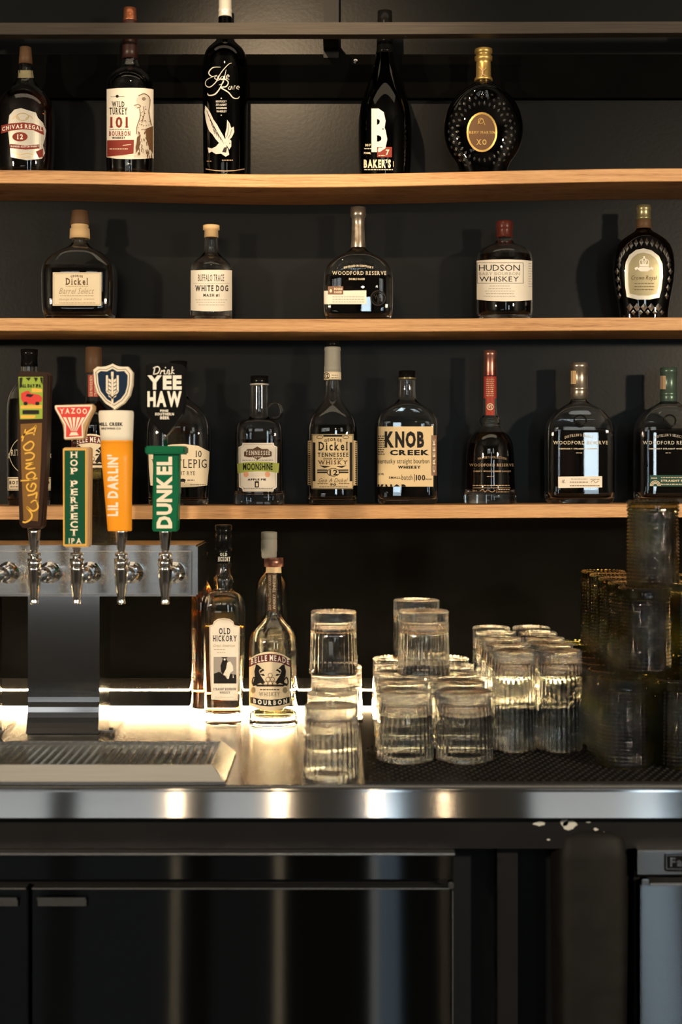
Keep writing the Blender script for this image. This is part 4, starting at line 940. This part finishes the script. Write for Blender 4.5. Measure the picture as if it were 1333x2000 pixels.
# long grey neck
b = Bottle('whisky_bottle', 'long-necked bottle with grey capsule and dense ornate cream label', 650, B3, Z3(650), [(726,13),(745,13),(770,14.5),(785,20),(800,31),(814,41),(828,46),(850,48),(955,48.5),(975,48),(983,47),(988,44)], 0.9, 3.4, GLASS, DEEP, 830, group=G3)
b.cap('stopper', [(666,8),(666.4,11.5),(678,12)], BLKP)
b.cap('grey_capsule', [(677.6,11),(678,15.5),(684,16.2),(686,15.4),(715,15.8),(716,16.3),(728,16.5),(728.4,14)], GREYC)
b.cap('neck_label', [(727,16.8),(742,17),(742.2,14)], CREAM)
b.ink('neck_lettering', [RING(638,734,6,6,1.2,16), T('12',634,730,642,738,'g'), DASH(648,732,660,1.2), DASH(648,737,660,1.2)], BLACKI, off=0.0036)
l = b.label('front_label', P((609,848),(691,848),(691,860),(699,861),(699,948),(691,948),(690,955),(609,955),(608,948),(601.5,947),(601.5,861),(609,860)), KRAFT, cut=3)
b.ink('label_border', [FRAME(609.5,849,690.5,954,1.0), R(611.5,864,616.5,940), R(683.5,864,688.5,940), RING(625,854,6,2.8,0.9,16), RING(676,854,6,2.8,0.9,16), R(632,849.5,669,853)]+[R(602.5,864+k*4.2,606.5,865.5+k*4.2) for k in range(20)]+[R(694,864+k*4.2,698,865.5+k*4.2) for k in range(20)], BLACKI, l)
b.ink('lettering', [T('Dickel',622,863,680,880,'g'), T('GEORGE',634,855.5,668,861.5,'g',bend=2.5), T('TENNESSEE',621,884,681,892.5,'g'), T('SOUR MASH',632,894.5,670,897.5,'x'), T('12',643,917.5,660,928,'g'), R(620,917,640,919.5), R(620,921,640,924), R(662,917,681,919.5), R(662,921,681,924), RING(651.5,922.5,12,7.5,1.3), T('90',645,944,657,949,'b'), P((624,909),(646,911),(634,914)), P((678,909),(657,911),(668,914))], BLACKI, l)
b.ink('brown_lettering', [T('WHISKY',621,899,680,907.5,'g'), T('Geo A Dickel',623,934,680,942,'s',shear=0.4), DASH(620,944,640,1.2), DASH(662,944,684,1.2), DASH(624,950,680,1.2)], BROWNI, l)
# kraft label, big capitals
b = Bottle('bourbon_bottle', 'broad rectangular bottle with huge black capitals on a kraft label', 796, B3, Z3(796), [(738,15.5),(750,16),(778,16.5),(786,22),(796,38),(806,50),(818,57),(832,59),(965,59),(978,58),(988,53)], 0.55, 6.5, GLASS, DEEP, 838, group=G3)
b.cap('cap', [(724,12),(724.4,16),(737,16.5),(740,17)], BLKP); b.cap('wax_ring', [(737.6,16.6),(738,17.3),(741,17.3),(741.4,16)], OLIVEC)
l = b.label('front_label', R(737.5,833,847,950.5), KRAFT)
b.ink('lettering', [T('KNOB',752,842,829,875,'x'), T('CREEK',762,878.5,839,889.5,'x'), T('kentucky straight bourbon',738.5,896,839,908,'s'), T('WHISKEY',778,909.5,822,915.5,'x'), T('SMALL',760,930.5,783,935,'b'), T('batch',785,927,806,937.5,'s'), R(809.5,926,810.6,941), T('100',813,927.5,831,938.5,'b'), T('PROOF',832,934.5,844,937.5,'b'), T('ALC VOL.',738.5,924,751,928,'b')]+[DASH(738.5,851+k*4.4,752,1.6,k) for k in range(9)], BLACKI, l)
b.ink('cut_lettering', [T('KNOB',738,945.5,795,972,'x')], BLACKI, l, clip=950.4)
l2 = b.label('side_tab', R(843,850,854,929), mat('tan_brown_tab'), 0.0006)
b.ink('lettering', [T('CREEK',846,856,851,923,'b',rot=1)], CREAM, l2, 0.0009)
# pot-still bottle, red neck
b = Bottle('bourbon_bottle', 'slender pot-still shaped bottle with red paper neck and clear foot', 958, B3, Z3(958), [(735,11.5),(760,12),(790,12.5),(812,13.5),(818,20),(824,22),(830,18),(838,24),(850,36),(864,43.5),(880,46),(920,47.5),(955,48.5),(962,50.5),(968,51.5),(982,51.5),(988,49)], 1, 2, GLASS, DEEP, 845, group=G3, base=0.019)
b.cap('capsule', [(684,10),(684.5,13),(694,13.2),(696,12.2),(715,12.6),(733,13),(735,13.2)], mat('dark_red_foil',(0.22,0.06,0.05),0.3,0.8,noise=(60,(1,1,1),(0.16,0.04,0.035),(0.4,0.2,0.15))))
l = b.label('neck_label', [R(945.5,735,970.5,778)], REDL, 0.0012)
b.ink('neck_pattern', [DASH(950,740+k*4,966,1.5,k) for k in range(9)], BRONZE, l, 0.0016)
l = b.label('neck_strap', [R(949.5,778,966.5,811)], REDL, 0.0009)
b.ink('strap_emblem', [RING(958,794.5,6,6,1.3), T('WR',954,791,962,798,'g')], CREAM, l, 0.0013)
b.ink('lettering', [T('WOODFORD RESERVE',917,905.5,1004,911,'f'), T("MASTER'S COLLECTION",934,890.5,990,895,'f',bend=3.5), T('CHERRY WOOD SMOKED BARLEY',925,919,999,922,'b'), DASH(952,930,966,1.2), R(924,952.5,998,953.2), DASH(924,947.5,996,1.5), S([(938,959),(944,956),(948,961),(953,957),(962,961),(968,957)],1), R(971,955,971.8,963), DASH(974,955.5,996,1.4), DASH(974,960,994,1.4), DASH(924,958,934,1.4)], BRONZE)
# flask bottles, right
def flask(cx, lab, capm, neckm, inkm, topy, liquid):
    d = cx-1132
    b = Bottle('bourbon_bottle', lab, cx, B3, Z3(cx), [(topy+40,14),(topy+70,15.5),(785,17),(791,26),(800,42),(812,54),(826,62),(842,65.5),(965,65.5),(978,64),(988,57)], 0.55, 6.5, GLASS, liquid, 838, group=G3)
    b.cap('stopper', [(topy,12),(topy+0.4,16.5),(topy+10,17),(topy+11,16.2),(topy+48,16.2),(topy+49,17),(topy+54,17),(topy+55,16.4),(topy+58,17),(topy+62,17),(topy+64,16.4),(topy+72,16.6)], capm)
    b.ink('stopper_patch', [R(cx-16,topy+16,cx-6,topy+42)], neckm, off=0.0028)
    b.ink('lettering', [T('WOODFORD RESERVE',1081+d,861,1188+d,868,'f'), T("DISTILLER'S SELECT",1104+d,847,1160+d,852,'f',bend=5), T('KENTUCKY STRAIGHT WHISKEY',1093+d,875,1168+d,878,'b'), DASH(1126+d,884,1138+d,1.2)], inkm)
    bm = bmesh.new()
    for r0, r1, h in ((13,10,0.0016),):
        n = 24; rows = []
        for rad, off in ((13,0.0001),(11.5,h),(10,0.0001)): rows.append([bm.verts.new(b.surf(cx+2+rad*math.cos(2*PI*k/n), 822+rad*math.sin(2*PI*k/n), off)-b.org) for k in range(n)])
        for a_, b_ in zip(rows[:-1], rows[1:]):
            for k in range(n): bm.faces.new((a_[k], a_[(k+1)%n], b_[(k+1)%n], b_[k]))
    from_bm('embossed_seal', bm, BLKP, b.root, (0,0,0), smooth=True)
    return b, d
b, d = flask(1132, 'broad dark flask bottle with cream strip label and pale gold cork', MATS['bronze_silver_foil'], CORK, CREAM, 708, DEEP)
l = b.label('strip_label', P((1091,931),(1177,930),(1177,952),(1091,953)), WHITEP)
b.ink('fine_print', [T('1L',1098,937,1105,943,'s',shear=0.3), DASH(1114,941,1150,1.4), DASH(1116,935,1148,1.1), S([(1155,942),(1160,938),(1164,943),(1170,939)],0.9), DASH(1154,935.5,1172,1.1), DASH(1114,948,1172,1.5)], BROWNI, l)
b, d = flask(1307, 'broad flask bottle with green stopper and dark green strip, cut by right edge', TEAL, BRONZE, LGREY, 718, DEEP)
l = b.label('strip_label', R(1270,928,1350,950), DKGRN)
b.ink('fine_print', [DASH(1273,933,1286,1.6), DASH(1292,932,1345,1.3), T('STRAIGHT RYE',1292,937,1345,941,'b'), DASH(1292,945,1345,1.5)]+[S([(1281+r*math.cos(a), 949-r*math.sin(a)) for a in [PI*k/10 for k in range(11)]],1.2,False) for r in (5,7.5,10)], CREAM, l)

# ------------------------------------------------------------------ bottles on the counter
CY = -0.268; GC = 'bottles standing on the counter'
b = Bottle('bourbon_bottle', 'slim amber bottle on the counter with arched cream label and black neck', 437, CY, COUNTER, [(1070,15),(1102,15),(1108,14.5),(1124,17),(1129,20),(1135,20.5),(1150,19),(1154,22),(1158,32),(1168,40),(1184,43),(1200,43.5),(1280,42),(1370,37),(1408,36),(1417,35.5),(1421,33)], 0.85, 3.0, GLASS, BOURBON, 1222, group=GC, base=0.017)
b.cap('cap', [(1025,12),(1025.5,16.5),(1043,16.8),(1044,16),(1046,16.8),(1068,17),(1069,16.2),(1071,17)], BLKP)
b.cap('neck_band', [(1070.8,16.4),(1071,17.2),(1078,17),(1099,15.6),(1100,14)], BLKP)
b.ink('neck_lettering', [T('OLD',430,1080,444,1086,'g'), T('HICKORY',426,1087.5,450,1096.5,'g')], WHITEI, off=0.0038)
AL = [(409,1222),(416,1220),(418,1214),(425,1209),(437,1207),(449,1209),(456,1214),(458,1221),(469,1223),(468,1300),(465,1368),(438,1368),(413,1366),(410,1300)]
l = b.label('front_label', P(*AL), WHITEP)
b.ink('label_border', [S([(438+(x-438)*0.95, 1288+(y-1288)*0.97) for x, y in AL],0.8,False,closed=True)], MIDI, l)
b.ink('lettering', [T('OLD',428,1226.5,450,1239,'g'), T('HICKORY',416,1241,463,1253,'g'), T('STRAIGHT BOURBON',417,1343.5,461,1348.5,'g'), T('WHISKEY',429,1350.5,450,1355,'g')], BLACKI, l)
b.ink('script_lettering', [T('Great American',417,1258,459,1264,'s',shear=0.4), DASH(418,1268,440,1.2), DASH(424,1274,442,1.2), DASH(420,1361,456,1)], MIDI, l)
b.ink('picture', [R(417.5,1283,462,1335)], SKYI, l)
rid = [P((418,1316),(428,1312),(440,1320),(452,1316),(462,1318),(462,1335),(418,1335)), P((436,1285),(441,1284),(443,1288),(447,1296),(444,1304),(440,1314),(436,1318),(432,1312),(431,1300),(434,1292)), R(433,1283.5,444,1285.5), P((427,1318),(431,1312),(433,1326),(429,1330))]
b.ink('picture_dark', rid, BLACKI, l, 0.0009)
b.ink('picture_light', [P((444,1294),(450,1292),(455,1300),(456,1310),(450,1314),(447,1326),(444,1326),(445,1312),(440,1320),(436,1318),(442,1306)), E(439,1288,2,2.2,8), P((455,1314),(457,1324),(455,1324))], WHITEP, l, 0.0012)
b, A, f = belle(535, CY-0.012, COUNTER, 1.0, 1428, PALE, 1404, 'nearly empty long-necked clear bottle with two horses on its label', GC)
belle_label(b, A)
b.cap('grey_stopper', [(1038,10),(1039,14.5),(1040,15.6),(1052,15.6),(1053,14.6),(1055,15.6),(1076,15.8),(1078,14.8),(1086,15),(1090,13.5)], GREYC, dx=-9)
b.cap('collar', [(1089,16),(1089.4,18.5),(1106,19),(1107,15.5)], MATS['dark_red_foil'], dx=0)
b.label('neck_strip', [P((523,1120),(541,1121),(540,1196),(522,1193))], BRNCAP, 0.0006); b.label('neck_paper', [R(519,1108,550,1119)], KRAFT, 0.0006)
b.ink('neck_lettering', [T('SOUR MASH STRAIGHT BOURBON',524.5,1123,530,1191,'s',rot=1), T('WHISKEY TENNESSEE',533,1123,538.5,1190,'s',rot=1)], CREAM, off=0.0009)
b = Bottle('whiskey_bottle', 'plain clear bottle half hidden behind the bottle with the horses', 531, CY+0.066, COUNTER, [(1075,10),(1100,10.5),(1118,13),(1128,24),(1142,32),(1160,34),(1300,34),(1380,33.5),(1390,31)], 1, 2, GLASS, None, None, group=GC)
b.cap('cap', [(1066,8),(1067,11.5),(1085,12)], BLKP)
b = Bottle('whiskey_bottle', 'bottle behind the tap box end, only its shoulder showing', 396, CY+0.0835, COUNTER, [(1085,9.5),(1120,10.5),(1134,11),(1142,16),(1154,23),(1170,26),(1300,26),(1380,25.5),(1390,24)], 1, 2, GLASS, BOURBON, 1132, group=GC)
b.cap('cap', [(1078,8),(1079,11),(1095,11.4)], BLKP)

# ------------------------------------------------------------------ glasses
def glass_mesh(name, g, R0, R1, ribs, base_h, groove, m, beads=False):
    """an upside-down tumbler: rim at z=0, thick ribbed base at z=g"""
    seg = ribs*4; V, Fc, rings = [], [], []
    if not beads:
        zs = [(0,0,0),(0.0006,0.0008,0),(0.02*g,0.0009,0.0)]
        for i in range(1, 7): zs.append((0.02*g+(groove-0.04)*g*i/6, 0.0009*(1-i/6), 0.25))
        zs += [(groove*g-0.0012,-0.0002,0.3),(groove*g,-0.0010,0.0),(groove*g+0.0012,0.0002,0.4)]
        k0 = groove*g+0.002
        for i in range(1, 10):
            t = i/9; zs.append((k0+(g*0.955-k0)*t, 0.0002 if i % 2 else -0.0004, 0.5 if i % 2 else 1.0))
        zs += [(g*0.97,0.0004,0.8),(g*0.985,0.0002,0.8),(g*0.995,-0.0010,0.8),(g,-0.0030,1.2),(g*0.994,-0.0060,0.0),(g*0.988,-0.013,1.0),(g*0.986,-0.022,0.0)]
        for z, dr_, am in zs:
            r = R0+(R1-R0)*(z/g)+dr_; rings.append((z, r, am*0.0006))
        outer = [[(r+a*math.cos(2*PI*k*ribs/seg), z+(0.0006*math.cos(2*PI*k*ribs/seg) if z > 0.985*g and a > 0 else 0)) for k in range(seg)] for z, r, a in rings]
    else:
        outer = []; rows = 20; sub = 4
        outer.append([(R0-0.0006, 0)]*seg); outer.append([(R0, 0.0006)]*seg)
        for j in range(rows*sub+1):
            t = j/(rows*sub); z = 0.0015+(g*0.86-0.0015)*t
            row = []
            for k in range(seg):
                bump = 0.0017*abs(math.sin(PI*rows*t))*(0.45+0.55*math.cos(2*PI*k*ribs/seg))
                row.append((R0+(R1-R0)*t+bump, z))
            outer.append(row)
        for z, dr_, am in ((g*0.865,0.0016,0),(g*0.885,0.0026,0.0004),(g*0.90,0.0012,0),(g*0.92,0.0026,0.0004),(g*0.94,0.0012,0),(g*0.96,0.0024,0.0005),(g*0.985,0.0018,0.0005),(g*0.995,0.0002,0.0004),(g,-0.0018,0.0003),(g*0.995,-0.005,0),(g*0.985,-0.012,0),(g*0.985,-0.02,0)):
            outer.append([(R1+dr_+am*math.cos(2*PI*k*ribs/seg), z+(0.0007*math.cos(2*PI*k*ribs/seg) if z == g else 0)) for k in range(seg)])
    wall = 0.0018
    zi = base_h*g
    inner = [[(0.012, zi)]*seg, [(R1-wall-0.006, zi-0.0004)]*seg, [(R1-wall-0.001, zi-0.004)]*seg]
    for i in range(1, 8): 
        t = i/7; z = (zi-0.006)*(1-t)+0.0006*t; inner.append([(R0+(R1-R0)*(z/g)-wall-0.0008+(0.0 if beads or i > 6 else 0.0008*math.cos(2*PI*k*ribs/seg)), z) for k in range(seg)])
    allr = outer+inner
    def pv(row, k): a = 2*PI*k/seg; return (row[k][0]*math.cos(a), row[k][0]*math.sin(a), row[k][1])
    for row in allr: V += [pv(row, k) for k in range(seg)]
    n = len(allr)
    for i in list(range(len(outer)-1))+list(range(len(outer), n-1)):
        for k in range(seg): Fc.append((i*seg+k, i*seg+(k+1)%seg, (i+1)*seg+(k+1)%seg, (i+1)*seg+k))
    for k in range(seg): Fc.append(((n-1)*seg+k, (n-1)*seg+(k+1)%seg, (k+1)%seg, k))
    o = len(outer); Fc.append(tuple((o-1)*seg+k for k in range(seg))); Fc.append(tuple(o*seg+k for k in range(seg-1, -1, -1)))
    me = bpy.data.meshes.new(name); me.from_pydata(V, [], Fc); me.materials.append(m)
    bm = bmesh.new(); bm.from_mesh(me); bmesh.ops.recalc_face_normals(bm, faces=bm.faces); bm.to_mesh(me); bm.free()
    if not beads:
        me.materials.append(TBASE)
        for p in me.polygons:
            if p.center.z > groove*g+0.001 and math.hypot(p.center.x, p.center.y) > R1-0.002 or p.center.z > 0.97*g: p.material_index = 1
    me.shade_smooth(); return me
GS = glass_mesh('short_tumbler', 0.093, 0.0380, 0.0358, 30, 0.82, 0.66, TGLASS)
GN = glass_mesh('slim_short_tumbler', 0.093, 0.0355, 0.0335, 28, 0.82, 0.66, TGLASS)
GT = glass_mesh('tall_tumbler', 0.139, 0.0313, 0.0298, 26, 0.88, 0.76, TGLASS)
GA = glass_mesh('beaded_tumbler', 0.116, 0.0350, 0.0336, 30, 0.88, 0.5, AGLASS, True)
def put(me, name, x, D, z, label, group):
    o = bpy.data.objects.new(name, me); COL.objects.link(o); o.location = (x, D-CAMD, z); 
    return tag(o, label, 'glass', group)
def X(px, D): return (px-CX)*D/F
# left file: three in a row, one on top of the third
put(GN, 'short_tumbler', X(646,1.837), 1.837, COUNTER+0.0006, 'short ribbed clear tumbler upside down at the counter edge, nearest the bottles', 'left file of clear tumblers')
put(GN, 'short_tumbler', X(650,1.94), 1.94, COUNTER+0.0006, 'short clear tumbler directly behind the front one of the left file', 'left file of clear tumblers')
xg = X(653,2.12)
put(GN, 'short_tumbler', xg, 2.12, COUNTER+0.0006, 'lower clear tumbler of the two stacked beside the horse label bottle', 'left file of clear tumblers')
put(GN, 'short_tumbler', X(652,2.12), 2.12, COUNTER+0.0938, 'clear tumbler standing on another, upper one beside the horse label bottle', 'left file of clear tumblers')
put(GN, 'short_tumbler', X(664,2.205), 2.205, COUNTER+0.0006, 'rearmost clear tumbler of the left file, peeking out at its right', 'left file of clear tumblers')
# middle block, two files of six
XA, XB = X(792,1.93), X(905,1.93)+0.002
for k in range(5):
    D = 1.93+0.0845*k
    for side, x in (('left', XA), ('right', XB)):
        lab = ('front %s clear tumbler of the middle block on the black mat' % side) if k == 0 else ('rearmost %s clear tumbler of the middle block near the ledge' % side) if k == 4 else '%s clear tumbler from the front in the %s file of the middle block' % (('second','third','fourth')[k-1], side)
        put(GS, 'short_tumbler', x, D, MATZ, lab, 'middle block of clear tumblers' if k in (0, 4) else 'inner tumblers of the %s file' % side)
put(GS, 'short_tumbler', X(828,2.08), 2.08, MATZ+0.0938, 'front clear tumbler set on top of the middle block', 'middle block of clear tumblers')
put(GS, 'short_tumbler', X(814,2.255), 2.255, MATZ+0.0938, 'rear clear tumbler on top of the middle block, highest in the picture', 'middle block of clear tumblers')
# tall block
XC_, XD_ = X(1004,2.0), X(1092,2.0)+0.0015
for k in range(5):
    D = 2.0+0.0745*k
    for side, x in (('left', XC_), ('right', XD_)):
        lab = 'tall clear tumbler at the front %s of the tall group' % side if k == 0 else 'rearmost %s tall clear tumbler of the even rows' % side if k == 4 else '%s tall clear tumbler from the front in the %s file' % (('second','third','fourth')[k-1], side)
        put(GT, 'tall_tumbler', x, D, MATZ, lab, 'tall tumblers' if k in (0, 4) else 'inner tall tumblers of the %s file' % side)
# olive beaded block
XE = [0.3775, 0.4535]
rowsD = [1.897+0.0765*k for k in range(6)]
for k, D in enumerate(rowsD):
    for i, x in enumerate(XE):
        lab = ('dark beaded tumbler at the front %s of the olive pile, bottom layer' % ('left','right')[i]) if k == 0 else '%s dark beaded tumbler from the front, bottom layer, %s file' % (('second','third','fourth','fifth')[k-1], ('left','right')[i]) if k < 5 else ('rearmost %s bottom dark beaded tumbler of the olive pile' % ('left','right')[i])
        put(GA, 'beaded_tumbler', x, D, MATZ, lab, 'bottom layer of the olive pile' if k in (0, 5) else 'inner bottom beaded tumblers')
for k in range(5):
    D = 1.935+0.0765*k+0.01
    lab = 'front beaded tumbler of the second layer, under the topmost one' if k == 0 else 'rear beaded tumbler of the second layer, glowing olive at left' if k == 4 else '%s beaded tumbler from the front in the second layer' % ('second','third','fourth')[k-1]
    put(GA, 'beaded_tumbler', 0.4155, D, MATZ+0.1168, lab, 'second layer of the olive pile' if k in (0, 4) else 'inner second layer beaded tumblers')
for k in (1, 3): put(GA, 'beaded_tumbler', 0.4920, 1.945+0.0765*k, MATZ+0.1168, 'nearer beaded tumbler at the right frame edge, second layer' if k == 1 else 'farther beaded tumbler at the right frame edge, second layer', 'second layer of the olive pile')
put(GA, 'beaded_tumbler', X(1276,1.98), 1.98, MATZ+0.2336, 'topmost dark beaded tumbler crowning the olive pile', 'olive pile')
# beaded tumbler on the tower
put(GA, 'beaded_tumbler', X(183,CAMD+TF+0.075), CAMD+TF+0.075, bz1+0.0006, 'brown beaded tumbler on top of the beer tower behind the tap handles', 'tumbler on the tower')
